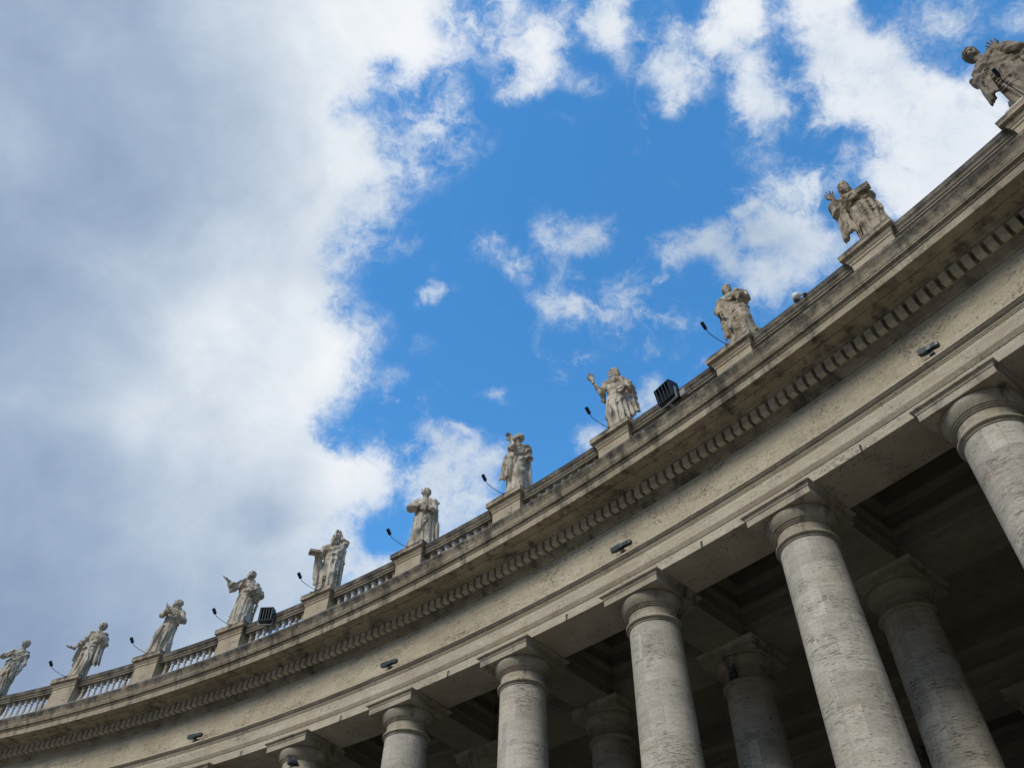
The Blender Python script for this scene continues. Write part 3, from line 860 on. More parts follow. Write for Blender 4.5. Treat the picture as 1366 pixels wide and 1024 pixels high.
class Figure:
    def __init__(s, sway=(), secs=None, folds=15, amp=(.008, .034), slope=0., seed=0, width=1.):
        s.F = Field((-.75, -.55, -.02), (.75, .45, 1.92), .0155)
        s.pieces = []; s.hairp = []
        zz = [0, .5, .95, 1.25, 1.5, 1.9]
        s.sw = np.array([(z, x, y) for z, x, y in (sway or [(0, 0, 0), (1.9, 0, 0)])])
        A = np.array(secs or GOWN)
        z0 = A[:, 0]
        def sec(z):
            o = [np.interp(z, z0, A[:, i]) for i in (1, 2, 3, 4)]
            return o[0] + np.interp(z, s.sw[:, 0], s.sw[:, 1]), o[1] + np.interp(z, s.sw[:, 0], s.sw[:, 2]), o[2] * width, o[3] * width
        s.sec = sec
        def f(X, Y, Z):
            cx, cy, rx, ry = sec(Z)
            x = (X - cx) / rx; y = (Y - cy) / ry
            q = np.sqrt(x * x + y * y)
            ph = np.arctan2(x, -y)
            w = np.interp(Z, [0, .95, 1.1, 1.5], [amp[1] * 1.25, amp[0] * 1.8, amp[0], amp[0] * .5])
            g = folds * .5 * ph + slope * Z * 7 + .8 * np.sin(2.3 * ph + seed) + .5 * np.sin(4 * Z + seed * 1.7)
            fold = np.abs(np.sin(g)) * .75 + .35 * np.abs(np.sin(g * 1.63 + seed * 2.1 + 2 * Z))
            d = (q - 1) * np.minimum(rx, ry) - w * (fold - .6)
            return np.maximum(d, np.maximum(-Z, Z - 1.54))
        s.F.put(f, (-.6, -.5, 0), (.6, .4, 1.55), .02)
    def surf(s, ph, z, off=0.):
        cx, cy, rx, ry = s.sec(z)
        a = rad(ph)
        return np.array([cx + (rx + off) * math.sin(a), cy - (ry + off) * math.cos(a), z])
    def swag(s, pts, n=4, step=(0, -.05), r=.02, k=.022, off=.006, jit=.3):
        """mantle folds lying on the body: pts are (angle, height); strands step by (angle, height)"""
        for j in range(n):
            P = []
            for q, (a, z) in enumerate(pts):
                jj = jit * math.sin(3.1 * j + 1.7 * q)
                P.append(s.surf(a + step[0] * (j + jj), z + step[1] * (j + jj * .5), off))
            Q = [P[0]]
            for u_, v_ in zip(P, P[1:]):
                Q += [u_ * (1 - t) + v_ * t for t in (.5, 1.)]
            for q in range(1, len(Q) - 1, 2):
                m = Q[q]; cx, cy, rx, ry = s.sec(m[2])
                e = unit(((m[0] - cx) / rx, (m[1] - cy) / ry))
                Q[q] = np.array([cx + e[0] * (rx + off), cy + e[1] * (ry + off), m[2]])
            rr = r * (1 + .25 * math.sin(2.2 * j))
            s.F.chain(Q, [rr] * len(Q), k)
    def drape(s, ta, tb, ba, bb, n=5, r0=.02, r1=.035, k=.03):
        """cloth hanging from line ta-tb to line ba-bb in flutes"""
        ta, tb, ba, bb = (np.array(q, float) for q in (ta, tb, ba, bb))
        wid = float(np.linalg.norm(bb - ba)); n = max(3, int(round(wid / .052)) + 1)
        r1 = min(r1, .036); r0 = min(r0, .026); k = .012
        for j in range(n):
            t = j / max(1, n - 1)
            a = ta + (tb - ta) * t; b = ba + (bb - ba) * t
            b = b + np.array([0, (-.022 if j % 2 else .022), .035 * math.sin(5 * j)])
            m = (a + b) / 2 + np.array([.008 * math.sin(4 * j), -.012 + .012 * (j % 2), 0])
            s.F.chain([a, m, b], [r0, (r0 + r1) / 2, r1 * (1 if j % 2 else .8)], k)
    def leg(s, hip, knee, ank, r=(.085, .066, .046)):
        knee = (knee[0], knee[1] + .03, knee[2])
        s.F.chain([hip, knee, ank], r, .075)
        s.F.ell((ank[0], ank[1] - .06, .03), (.045, .11, .035), .02)
    def feet(s, *ps):
        for x, y in ps:
            s.F.ell((x, y, .03), (.042, .10, .034), .015)
    def arm(s, sh, el, wr, sleeve=None, r=(.07, .056, .036)):
        sh, el, wr = (np.array(q, float) for q in (sh, el, wr))
        s.F.chain([sh, el, wr], [r[0], r[1], r[2]], .035)
        if sleeve:                     # wide sleeve: opens at part of the forearm and hangs
            t, rc, drop = sleeve
            c = el + (wr - el) * t
            rc *= .82
            s.F.chain([sh, el, c], [r[0] + .008, rc * .85, rc], .03)
            lowp = el * .45 + c * .55 + np.array([0, 0, -drop])
            s.F.cone(el, lowp, rc * .7, rc * .38, .04); s.F.cone(c, lowp, rc * .8, rc * .38, .04)
            s.F.cone(c, c + (wr - el) * .03 / (np.linalg.norm(wr - el) + 1e-6), rc * .6, rc * .55, .01, cut=True)
            for q in range(3):         # creases
                a_ = sh + (el - sh) * (.35 + .28 * q) + np.array([0, -.055, .03]); b_ = el + (c - el) * (.2 + .25 * q) + np.array([0, -.05, -rc * .5])
                s.F.cone(a_, b_, .012, .018, .02)
            s.F.chain([c, wr], [.045, r[2]], .01)
        else:
            for q in range(4):
                p = sh + (el - sh) * (.15 + .25 * q)
                ax = unit(el - sh); side = unit(np.cross(ax, (0, 1, .3)))
                s.F.cone(p + side * .05 + np.array([0, -.03, 0]), p - side * .045 + ax * .05 + np.array([0, -.045, 0]), .014, .018, .02)
    def hand(s, wr, d, n, thumb=1, curl=.5, spread=.12, S=1.15):
        """wrist, finger direction, palm normal; five fingers on a palm"""
        wr = np.array(wr, float); d = unit(d); n = unit(np.array(n) - d * np.dot(n, d)); t = np.cross(d, n) * thumb
        f = Field(wr - .27, wr + .27, .0068)
        f.cone(wr - d * .05, wr + d * .02, .030 * S, .027 * S, .02)
        for j, (o, ln) in enumerate(((.033, .072), (.011, .084), (-.011, .078), (-.031, .060))):
            kn = wr + d * (.098 - .006 * abs(j - 1)) * S + t * o * S
            f.cone(wr + d * .02 * S + t * o * .6 * S, kn, .019 * S, .0145 * S, .02)
            c = curl * (.75 + .25 * j)
            e1 = unit(d + n * c * .55 + t * (o * spread * 40))
            e2 = unit(d * max(.1, 1 - c * .9) + n * c * 1.25 + t * (o * spread * 30))
            p1 = kn + e1 * ln * .5 * S; p2 = p1 + e2 * ln * .52 * S
            f.chain([kn, p1, p2], [.0125 * S, .0115 * S, .009 * S], .006)
        b0 = wr + d * .028 * S + t * .028 * S
        b1 = b0 + unit(d * .55 + t * .75 + n * .25) * .048 * S
        b2 = b1 + unit(d * .85 + t * .35 + n * .35) * .040 * S
        f.chain([b0, b1, b2], [.017 * S, .014 * S, .011 * S], .012)
        s.pieces.append(f.skin())
    def head(s, c, yaw=0., pitch=0., roll=0., hair='short', beard=0., neck=None):
        """yaw >0 turns to the viewer's left, pitch >0 looks up"""
        c = np.array(c, float)
        Rm = np.array((Matrix.Rotation(rad(-yaw), 3, 'Z') @ Matrix.Rotation(rad(roll), 3, 'Y') @ Matrix.Rotation(rad(-pitch), 3, 'X')))
        T = lambda p: c + Rm @ np.array(p, float)
        f = Field(c - .26, c + .24, .0095)
        f.ell(T((0, .012, .03)), (.079, .098, .093), .02, Rm)
        f.ell(T((0, -.028, -.045)), (.058, .064, .076), .03, Rm)
        f.cone(T((0, -.083, .022)), T((0, -.112, -.024)), .010, .0165, .012)
        f.cone(T((-.046, -.076, .032)), T((.046, -.076, .032)), .015, .015, .015)
        for q in (-1, 1):
            f.ell(T((.033 * q, -.10, .006)), (.021, .02, .014), .012, Rm, cut=True)
            f.ell(T((.033 * q, -.079, .006)), (.015, .012, .010), .004, Rm)
            f.ell(T((.080 * q, .015, -.002)), (.012, .022, .032), .01, Rm)
            f.ell(T((.042 * q, -.066, -.03)), (.022, .02, .02), .02, Rm)
        f.cone(T((-.022, -.092, -.056)), T((.022, -.092, -.056)), .0085, .0085, .008)
        f.cone(T((-.018, -.09, -.072)), T((.018, -.09, -.072)), .0095, .0095, .008)
        f.ell(T((0, -.078, -.098)), (.024, .022, .02), .02, Rm)
        nk = np.array(neck if neck is not None else (s.sec(1.5)[0], .015, 1.47), float)
        f.cone(T((0, .018, -.06)), nk, .052, .066, .03)
        s.pieces.append(f.skin())
        h = Field(c - .34, c + .33, .0115)
        if hair in ('short', 'curly', 'long', 'tonsure'):
            g_ = {'short': .0, 'curly': .016, 'long': .006, 'tonsure': .0}[hair]
            h.ell(T((0, .026, .042)), (.088 + g_, .102 + g_, .094 + g_), .01, Rm, wob=.009 + g_ * .4, freq=72 if hair != 'curly' else 88)
            h.ell(T((0, .05, -.015)), (.086 + g_, .075 + g_, .085 + g_), .02, Rm, wob=.008, freq=80)
            h.ell(T((0, -.105, -.03)), (.07, .085, .105), .008, Rm, cut=True)
            if hair == 'tonsure':
                h.ell(T((0, .0, .14)), (.075, .085, .06), .01, Rm, cut=True)
        if hair == 'long':
            for q in (-1, 0, 1):
                h.chain([T((.065 * q, .06, 0)), T((.085 * q, .08, -.09)), T((.07 * q, .085, -.19))], [.04, .036, .022], .02)
        if hair in ('veil', 'hood'):
            h.ell(T((0, .03, .035)), (.105, .115, .112), .02, Rm)
            h.cone(T((0, .06, -.02)), T((0, .06, -.17)), .105, .13, .04)
            h.ell(T((0, -.105, -.025)), (.076, .10, .108), .015, Rm, cut=True)
            if hair == 'hood':
                h.cone(T((0, .05, .09)), T((.05, .09, .25)), .075, .022, .05)
        if hair == 'skullcap':
            h.ell(T((0, .03, .05)), (.092, .105, .098), .01, Rm)
            h.cone(T((0, .045, .08)), T((0, .06, .155)), .075, .03, .04)
            h.ell(T((0, -.105, -.03)), (.075, .095, .11), .01, Rm, cut=True)
        if beard:
            h.ell(T((0, -.066, -.085 - .25 * beard)), (.056, .046, .055 + .35 * beard), .02, Rm, wob=.010, freq=75)
            h.cone(T((0, -.07, -.11)), T((0, -.075, -.12 - beard)), .045, .014, .03)
            h.cone(T((-.03, -.094, -.052)), T((.03, -.094, -.052)), .010, .010, .01)
            for q in (-1, 1):
                h.cone(T((.062 * q, -.012, -.03)), T((.045 * q, -.055, -.105)), .018, .026, .02)
        if (h.D < 0).any():
            s.hairp.append(h.skin())
    def crease(s, seed, amp=.021):
        X = s.F.ax[0][:, None, None]; Y = s.F.ax[1][None, :, None]; Z = s.F.ax[2][None, None, :]
        band = np.abs(s.F.D) < .06
        I = np.argwhere(band)
        x, y, z = s.F.ax[0][I[:, 0]], s.F.ax[1][I[:, 1]], s.F.ax[2][I[:, 2]]
        lowz = np.clip((z - .55) / .5, .18, .6)
        w = lowz * (1.3 * np.sin(4.1 * z + 3 * x + seed) + .9 * np.sin(9 * x - 5 * z + 2 * seed) + .6 * np.sin(13 * z + 6 * y))
        a = seed * 1.3
        mix_ = np.clip((z - .75) / .4 + .3 * np.sin(6 * x + seed), 0, 1)
        g1 = 30 * (x * .8 + y * .5 * np.sign(np.sin(a) + .01)) + w
        g2 = 24 * (x * .55 * np.cos(a) + z * .75 + y * .3) + 1.4 * w
        v1 = 1 - np.abs(np.sin(g1)); v2 = 1 - np.abs(np.sin(g2))
        v = (1 - mix_) * v1 ** 1.5 + mix_ * v2 ** 1.5
        r = .5 + .5 * np.sin(5 * x + 7 * z + 3 * seed)
        s.F.D[band] -= (amp * 2.1 * v * (.3 + .9 * r) - amp * .45).astype(np.float32)
    def finish(s, i, label, H=3.0, dr=.52, turn=0., plinth=(.34, .27), lat=0., extra=None, tone=(1., 1., 1.)):
        t = TH(i)
        loc = place(t, dr, ZB + 17.502)(Vector((lat, 0, 0)))
        az = math.atan2(loc.x, loc.y) * .85 + t * .15
        S = H / 1.80
        s.crease(i * 1.7 + 2.2)
        root = empty('stone_statue', loc, -az - rad(turn))
        tag(root, label, 'statue', 'saint statues along the balustrade')
        ph = .07
        S3 = (S * .92, S * .95, S)
        me = merge_mesh('figure', [s.F.skin(True)] + s.pieces, M['statue'], S3)
        fig = link('figure', me, root, (0, 0, ph))
        fig.color = (*tone, 1)  # darker tone is shade from below painted in, along with grime
        if s.hairp:
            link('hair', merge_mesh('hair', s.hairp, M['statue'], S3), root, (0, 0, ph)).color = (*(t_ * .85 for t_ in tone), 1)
        b = MB()
        hx, hy = plinth[0] * S * .9, plinth[1] * S * .9
        b.frustum([(hx, -hy, hy, 0), (hx, -hy, hy, ph * .75), (hx - .02, -hy + .02, hy - .02, ph + .012)])
        link('plinth', b.mesh('plinth', M['statue']), root)
        if extra:
            extra(root, S, ph)
        return root

def slab(name, c, size, ang, pages=True):
    """a book: cover boards and page block, turned about y then z then x"""
    def f(root, S, ph):
        rm = Matrix.Rotation(rad(ang[0]), 3, 'Y') @ Matrix.Rotation(rad(ang[1]), 3, 'X') @ Matrix.Rotation(rad(ang[2]), 3, 'Z')
        tf = lambda q: rm @ q + Vector(c) * S + Vector((0, 0, ph))
        w, d, h = (x * S / 2 for x in size)
        b = MB()
        b.box(-w, w, -d, d, -h, -h * .72, tf); b.box(-w, w, -d, d, h * .72, h, tf)
        b.box(-w * .985, w * .98, -d * .98, d * .98, -h * .72, h * .72, tf)
        b.box(-w, -w * .95, -d, d, -h * .72, h * .72, tf)
        link(name, b.mesh(name, M['statue']), root)
    return f

def statue_far_right():
    f = Figure(sway=[(0, .06, 0), (.5, .03, 0), (.95, .02, 0), (1.3, -.02, -.02), (1.5, -.05, -.04), (1.9, -.06, -.05)], folds=13, amp=(.012, .03), slope=.9, seed=1.1, width=1.08)
    f.leg((.08, -.06, .86), (.13, -.2, .52), (.10, -.13, .06))
    f.swag([(-80, 1.02), (-20, .97), (40, 1.02), (95, 1.12)], 4, (0, -.05), .024)
    f.swag([(-70, .82), (0, .66), (70, .80)], 4, (6, -.10), .022)
    f.swag([(60, 1.42), (15, 1.28), (-30, 1.12), (-75, 1.0)], 4, (-9, .0), .022)
    f.arm((.16, -.02, 1.38), (.34, -.04, 1.10), (.19, -.10, 1.31), (.72, .10, .10))
    f.drape((.2, 0, 1.34), (.35, -.03, 1.02), (.26, .02, .76), (.38, 0, .84), 5, .03, .045)
    f.hand((.185, -.105, 1.33), (-.35, -.15, 1), (-.2, -1, -.1), 1, .35, .3)
    f.arm((-.19, -.02, 1.38), (-.31, -.06, 1.12), (-.22, -.2, 1.02))
    f.hand((-.22, -.2, 1.01), (.3, -.3, -.85), (.6, .5, 0), -1, .8)
    f.drape((-.30, -.1, 1.05), (-.16, -.22, 1.02), (-.36, -.10, .55), (-.2, -.2, .50), 5, .03, .055)
    f.head((-.09, -.07, 1.73), -18, -8, -14, 'curly', neck=(-.05, -.03, 1.47))
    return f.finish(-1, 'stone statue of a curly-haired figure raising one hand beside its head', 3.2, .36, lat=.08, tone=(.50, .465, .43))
def statue_scroll():
    f = Figure(sway=[(0, .1, 0), (.5, .05, 0), (.95, .03, -.02), (1.3, 0, -.02), (1.5, -.02, -.04), (1.9, -.03, -.06)], folds=12, amp=(.012, .036), slope=-1.1, seed=2.3, width=1.1)
    f.leg((-.07, -.06, .86), (-.02, -.2, .5), (.05, -.12, .06))
    f.swag([(85, 1.06), (30, 1.0), (-20, .9), (-70, .74)], 5, (0, -.075), .024)
    f.swag([(-60, 1.40), (-15, 1.28), (30, 1.14)], 4, (9, .0), .022)
    f.swag([(-35, .95), (-15, .75), (-20, .5)], 4, (12, -.02), .022)
    f.arm((-.20, -.02, 1.38), (-.36, -.06, 1.18), (-.27, -.14, 1.46), (.55, .085, .06))
    f.hand((-.27, -.14, 1.47), (-.12, -.15, 1), (.25, -1, 0), -1, .28, .35)
    f.arm((.18, -.02, 1.37), (.25, -.08, 1.10), (.02, -.23, 1.10), (.45, .09, .05))
    f.hand((.03, -.23, 1.10), (-.9, -.2, -.2), (-.1, -.6, .7), 1, .7)
    f.drape((-.34, -.02, 1.24), (-.20, -.12, 1.18), (-.44, 0, .62), (-.20, -.14, .52), 6, .035, .055)
    f.head((-.04, -.09, 1.67), -12, -4, -4, 'long', .12)
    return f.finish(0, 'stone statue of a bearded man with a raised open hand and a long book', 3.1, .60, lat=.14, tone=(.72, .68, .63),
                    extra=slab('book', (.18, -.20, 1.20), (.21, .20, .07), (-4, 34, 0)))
def statue_bundle():
    f = Figure(sway=[(0, .05, 0), (.5, 0, -.02), (.95, -.03, -.03), (1.3, -.02, 0), (1.5, -.04, -.02), (1.9, -.04, -.03)], folds=11, amp=(.012, .032), slope=-.9, seed=4.4, width=1.14)
    f.leg((.05, -.08, .9), (.12, -.23, .55), (.12, -.14, .06), (.11, .09, .05))
    f.swag([(95, 1.20), (30, 1.14), (-30, 1.02), (-80, .86)], 5, (0, -.055), .026)
    f.swag([(-75, .80), (0, .66), (60, .50)], 4, (4, -.12), .024)
    f.arm((.19, -.02, 1.40), (.24, -.13, 1.12), (.08, -.25, 1.20), (.6, .095, .05))
    f.hand((.08, -.25, 1.20), (-.8, -.1, .3), (0, .9, .2), 1, .7)
    f.arm((-.19, -.02, 1.39), (-.32, -.07, 1.12), (-.25, -.16, .86), (.6, .09, .04))
    f.hand((-.25, -.16, .86), (.1, -.25, -1), (.9, -.2, 0), 1, .6)
    f.drape((-.33, 0, 1.30), (-.24, -.12, 1.12), (-.30, .02, .50), (-.17, -.2, .42), 5, .035, .05)
    f.drape((.1, -.2, 1.42), (.24, -.1, 1.40), (.14, -.28, 1.16), (.28, -.18, 1.12), 4, .03, .04)
    f.head((-.05, -.05, 1.66), -22, 2, 6, 'short', .13)
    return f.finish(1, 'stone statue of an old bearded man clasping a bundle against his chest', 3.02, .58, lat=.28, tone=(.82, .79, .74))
def statue_blessing():
    f = Figure(sway=[(0, .04, 0), (.5, -.01, 0), (.95, .02, 0), (1.3, .0, 0), (1.9, -.01, -.02)], folds=12, amp=(.010, .034), slope=.5, seed=.6)
    f.leg((-.08, -.06, .86), (-.13, -.2, .5), (-.10, -.08, .06))
    f.swag([(85, 1.12), (30, 1.06), (-30, 1.04), (-85, .98)], 4, (0, -.045), .024)
    f.swag([(60, .98), (10, .74), (-40, .62)], 5, (-14, -.02), .022)
    f.swag([(-70, 1.38), (0, 1.33), (60, 1.40)], 3, (0, .04), .024)
    f.arm((-.19, -.02, 1.38), (-.29, -.12, 1.10), (-.41, -.22, 1.34), None, (.07, .058, .036))
    f.drape((-.22, 0, 1.3), (-.30, -.08, 1.10), (-.24, -.02, .95), (-.30, -.05, 1.0), 4, .03, .03)
    f.hand((-.415, -.225, 1.35), (-.25, -.1, 1), (.2, -.9, 0), -1, .35, .15)
    f.arm((.19, -.01, 1.39), (.30, -.05, 1.14), (.19, -.2, 1.06))
    f.hand((.19, -.2, 1.06), (-.7, -.3, -.2), (0, .8, -.3), 1, .7)
    f.drape((.15, -.08, 1.44), (.30, .02, 1.40), (.22, -.04, .50), (.40, .04, .58), 6, .032, .05)
    f.head((-.01, -.03, 1.66), 62, 2, 0, 'long')
    return f.finish(2, 'stone statue of a long-haired youth in profile holding out a raised hand', 3.1, .56)
def statue_sash():
    f = Figure(sway=[(0, .03, 0), (.5, .01, -.02), (.95, -.02, -.02), (1.2, .0, .02), (1.5, .05, .02), (1.9, .05, .02)], folds=10, amp=(.010, .03), slope=-.6, seed=3.2, width=.98)
    f.leg((.05, -.07, .92), (.10, -.26, .56), (.15, -.14, .06), (.105, .088, .052))
    f.swag([(95, 1.0), (40, 1.05), (-30, 1.0), (-85, .94)], 4, (0, -.035), .03)
    f.swag([(70, 1.38), (20, 1.22), (-40, 1.06)], 3, (10, 0), .022)
    f.drape((-.22, -.16, 1.0), (-.08, -.22, .98), (-.32, -.14, .50), (-.12, -.22, .44), 5, .03, .05)
    f.F.ell((-.14, -.21, 1.0), (.06, .05, .06), .02)
    f.arm((-.13, -.05, 1.38), (-.03, -.26, 1.24), (-.07, -.20, 1.46), None, (.064, .052, .038))
    f.hand((-.075, -.20, 1.47), (-.5, -.1, .9), (-.5, -.6, 0), -1, .5)
    f.arm((.22, .0, 1.38), (.29, .02, 1.12), (.16, -.16, 1.0))
    f.drape((.15, .02, 1.44), (.28, .04, 1.40), (.20, .08, .25), (.32, .06, .34), 5, .032, .045)
    f.head((.03, -.02, 1.66), 70, 24, 0, 'skullcap', .06)
    return f.finish(3, 'stone statue in a domed cap lifting a hand before its face', 3.1, .56)
def statue_chest_book():
    f = Figure(sway=[(0, .02, 0), (.5, 0, 0), (.95, .03, 0), (1.3, .02, 0), (1.9, .0, -.02)], folds=13, amp=(.010, .034), slope=.35, seed=5.1, width=1.06)
    f.leg((-.07, -.06, .86), (-.10, -.2, .5), (-.08, -.08, .06))
    f.swag([(50, 1.2), (0, 1.05), (-45, .80), (-70, .45)], 5, (14, -.02), .022)
    f.arm((-.19, -.02, 1.38), (-.30, -.13, 1.12), (-.08, -.23, 1.13), (.5, .085, .07))
    f.hand((-.08, -.23, 1.13), (.85, -.1, .35), (0, .9, 0), -1, .6)
    f.arm((.19, -.02, 1.38), (.27, -.12, 1.10), (.12, -.22, 1.08), (.5, .085, .07))
    f.hand((.12, -.22, 1.08), (-.6, -.1, .6), (0, .9, 0), 1, .6)
    f.drape((.14, -.1, 1.43), (.30, 0, 1.36), (.17, -.16, .06), (.38, .0, .10), 6, .034, .055)
    f.head((.0, -.04, 1.66), 55, 22, 0, 'short')
    return f.finish(4, 'stone statue of a beardless man gazing upwards, both hands at his chest', 3.02, .56,
                    extra=slab('book', (.02, -.25, 1.09), (.11, .035, .15), (20, 10, 10)))
def statue_hood():
    f = Figure(sway=[(0, .02, 0), (.5, .0, 0), (.95, .0, 0), (1.3, .0, 0), (1.9, -.02, -.02)], folds=12, amp=(.012, .036), slope=-.5, seed=6.6, width=1.1)
    f.leg((.02, -.07, .9), (.06, -.22, .54), (.12, -.13, .06))
    f.swag([(60, 1.30), (10, 1.16), (-40, .98)], 5, (11, -.02), .022)
    f.swag([(70, .75), (10, .55), (-40, .40)], 4, (0, -.10), .022)
    f.arm((-.19, -.02, 1.36), (-.30, -.08, 1.10), (-.40, -.22, .98), (.45, .095, .12))
    f.hand((-.39, -.22, .98), (-.6, -.5, -.1), (0, 0, 1), 1, .45)
    f.drape((-.26, -.06, 1.16), (-.40, -.16, 1.0), (-.22, -.10, .25), (-.36, -.12, .42), 6, .032, .05)
    f.arm((.17, -.01, 1.38), (.25, -.0, 1.50), (.07, -.02, 1.70), (.5, .085, .12))
    f.hand((.07, -.02, 1.70), (-.5, -.1, .7), (-.3, -.6, -.6), 1, .8)
    f.drape((.16, .04, 1.46), (.27, .0, 1.46), (.14, -.02, .12), (.30, .02, .22), 6, .034, .05)
    f.head((-.03, -.05, 1.62), 28, 8, 0, 'hood', .15)
    return f.finish(5, 'stone statue of a bearded hooded monk holding a book flat at his hip', 3.0, .56, lat=-.18,
                    extra=slab('book', (-.40, -.26, 1.01), (.24, .20, .05), (-8, 4, 15)))
def statue_monk_out():
    f = Figure(sway=[(0, .01, 0), (.95, .01, 0), (1.9, .0, -.02)], folds=16, amp=(.010, .032), slope=.1, seed=7.3, width=1.1)
    f.swag([(-110, 1.36), (-50, 1.27), (0, 1.24), (50, 1.27), (110, 1.36)], 2, (0, .045), .032, .03, .02)
    f.swag([(-95, 1.04), (0, 1.0), (95, 1.04)], 1, (0, 0), .02)
    f.F.chain([f.surf(12, 1.0, .02), f.surf(14, .7, .02), f.surf(10, .45, .02)], [.014, .013, .018], .01)
    f.arm((-.20, -.02, 1.36), (-.36, -.10, 1.14), (-.50, -.20, 1.27), (.55, .115, .14))
    f.hand((-.505, -.20, 1.275), (-.9, -.2, .35), (.1, -.4, 1), -1, .3, .2)
    f.arm((.20, -.02, 1.36), (.37, -.02, 1.12), (.14, -.21, 1.10), (.6, .125, .16))
    f.hand((.15, -.21, 1.10), (-.8, -.2, .1), (0, .9, .1), 1, .6)
    f.drape((.16, .06, 1.42), (.30, .06, 1.36), (.22, .06, .05), (.32, .06, .12), 4, .03, .05)
    f.F.ell((0, .03, 1.50), (.15, .13, .07), .04)
    f.head((.0, -.03, 1.66), 35, 14, 0, 'tonsure', .06)
    return f.finish(6, 'stone statue of a wide-sleeved friar stretching one open hand out sideways', 2.95, .56, lat=-.36)
def statue_monk_praying():
    f = Figure(sway=[(0, -.05, 0), (.5, -.03, 0), (.95, 0, 0), (1.3, .03, 0), (1.9, .02, -.02)], folds=17, amp=(.008, .03), slope=.25, seed=8.8, width=1.12)
    f.swag([(-95, 1.06), (0, 1.02), (95, 1.06)], 1, (0, 0), .022)
    f.arm((-.18, -.02, 1.38), (-.28, -.15, 1.16), (-.14, -.26, 1.27), (.6, .10, .10))
    f.hand((-.14, -.26, 1.27), (-.5, -.2, .6), (.6, .3, .6), -1, .35)
    f.arm((.21, -.02, 1.38), (.33, -.10, 1.14), (.0, -.25, 1.22), (.6, .115, .12))
    f.hand((.0, -.25, 1.22), (-.8, -.1, .5), (0, .6, .6), 1, .5)
    f.drape((-.14, -.18, .9), (-.2, -.05, .9), (-.30, -.16, .04), (-.36, 0, .06), 4, .03, .05)
    f.F.ell((.03, .03, 1.50), (.14, .12, .07), .04)
    f.head((.03, -.03, 1.65), 60, 22, 0, 'tonsure', .05)
    return f.finish(7, 'stone statue of a friar in a plain habit, hands lifted before his chest', 2.87, .56, lat=-.06)
def statue_open_hand():
    f = Figure(sway=[(0, -.06, 0), (.5, -.05, 0), (.95, -.02, 0), (1.3, .03, 0), (1.9, .05, -.02)], folds=12, amp=(.010, .032), slope=-.4, seed=9.5, width=.98)
    f.leg((.03, -.07, .88), (.02, -.2, .52), (0, -.12, .06))
    f.swag([(85, 1.24), (30, 1.16), (-30, 1.08), (-80, 1.0)], 4, (0, -.05), .026)
    f.arm((-.16, -.02, 1.38), (-.29, -.08, 1.04), (-.43, -.18, .80), None, (.068, .055, .035))
    f.hand((-.435, -.185, .80), (-1, -.3, -.1), (0, -.3, 1), -1, .25, .35)
    f.drape((-.2, 0, 1.3), (-.30, -.08, 1.04), (-.28, 0, .40), (-.33, -.03, .52), 5, .03, .03)
    f.arm((.21, -.02, 1.38), (.33, -.06, 1.16), (.18, -.2, 1.22), (.5, .10, .08))
    f.hand((.18, -.2, 1.22), (-.8, -.2, .3), (0, .9, 0), 1, .6)
    f.drape((.2, -.1, 1.2), (.32, -.02, 1.14), (.20, -.14, .56), (.36, -.05, .54), 4, .035, .05)
    f.head((.06, -.04, 1.65), 55, 14, 0, 'short')
    return f.finish(8, 'stone statue of a slender figure leaning back, one open hand held low', 2.88, .56)
def statue_far_left():
    f = Figure(sway=[(0, -.06, 0), (.5, -.05, 0), (.95, -.02, 0), (1.3, .02, 0), (1.9, .05, -.02)], folds=14, amp=(.010, .034), slope=.4, seed=10.7)
    f.swag([(95, 1.10), (30, 1.03), (-30, 1.05), (-80, 1.1)], 3, (0, -.05), .024)
    f.swag([(70, .9), (0, .8), (-40, .55)], 4, (-10, -.05), .022)
    f.arm((-.19, -.02, 1.37), (-.33, -.10, 1.16), (-.12, -.24, 1.20), (.4, .08, .05))
    f.hand((-.12, -.24, 1.20), (.85, -.2, .1), (0, .9, 0), -1, .5)
    f.arm((.20, -.02, 1.37), (.27, -.05, 1.08), (.24, -.14, .84), None)
    f.hand((.24, -.14, .84), (-.1, -.3, -1), (-.9, 0, 0), -1, .4)
    f.drape((.12, -.2, 1.05), (.26, -.1, 1.0), (.06, -.24, .62), (.14, -.22, .58), 4, .03, .045)
    f.head((.05, -.04, 1.66), 50, 12, 0, 'short')
    return f.finish(9, 'stone statue of a gowned figure, one forearm across its waist, other arm hanging', 2.95, .56)

for fn in (statue_far_right, statue_scroll, statue_bundle, statue_blessing, statue_sash, statue_chest_book, statue_hood, statue_monk_out, statue_monk_praying, statue_open_hand, statue_far_left):
    fn()

# ------------------------------------------------------------------ lamps, floodlights, camera, birds
def local(i, dr=0., dz=0.):
    """frame at bay position i: x along the balustrade to the viewer's right, y away, z from eye level"""
    return place(TH(i), dr, ZB + dz)

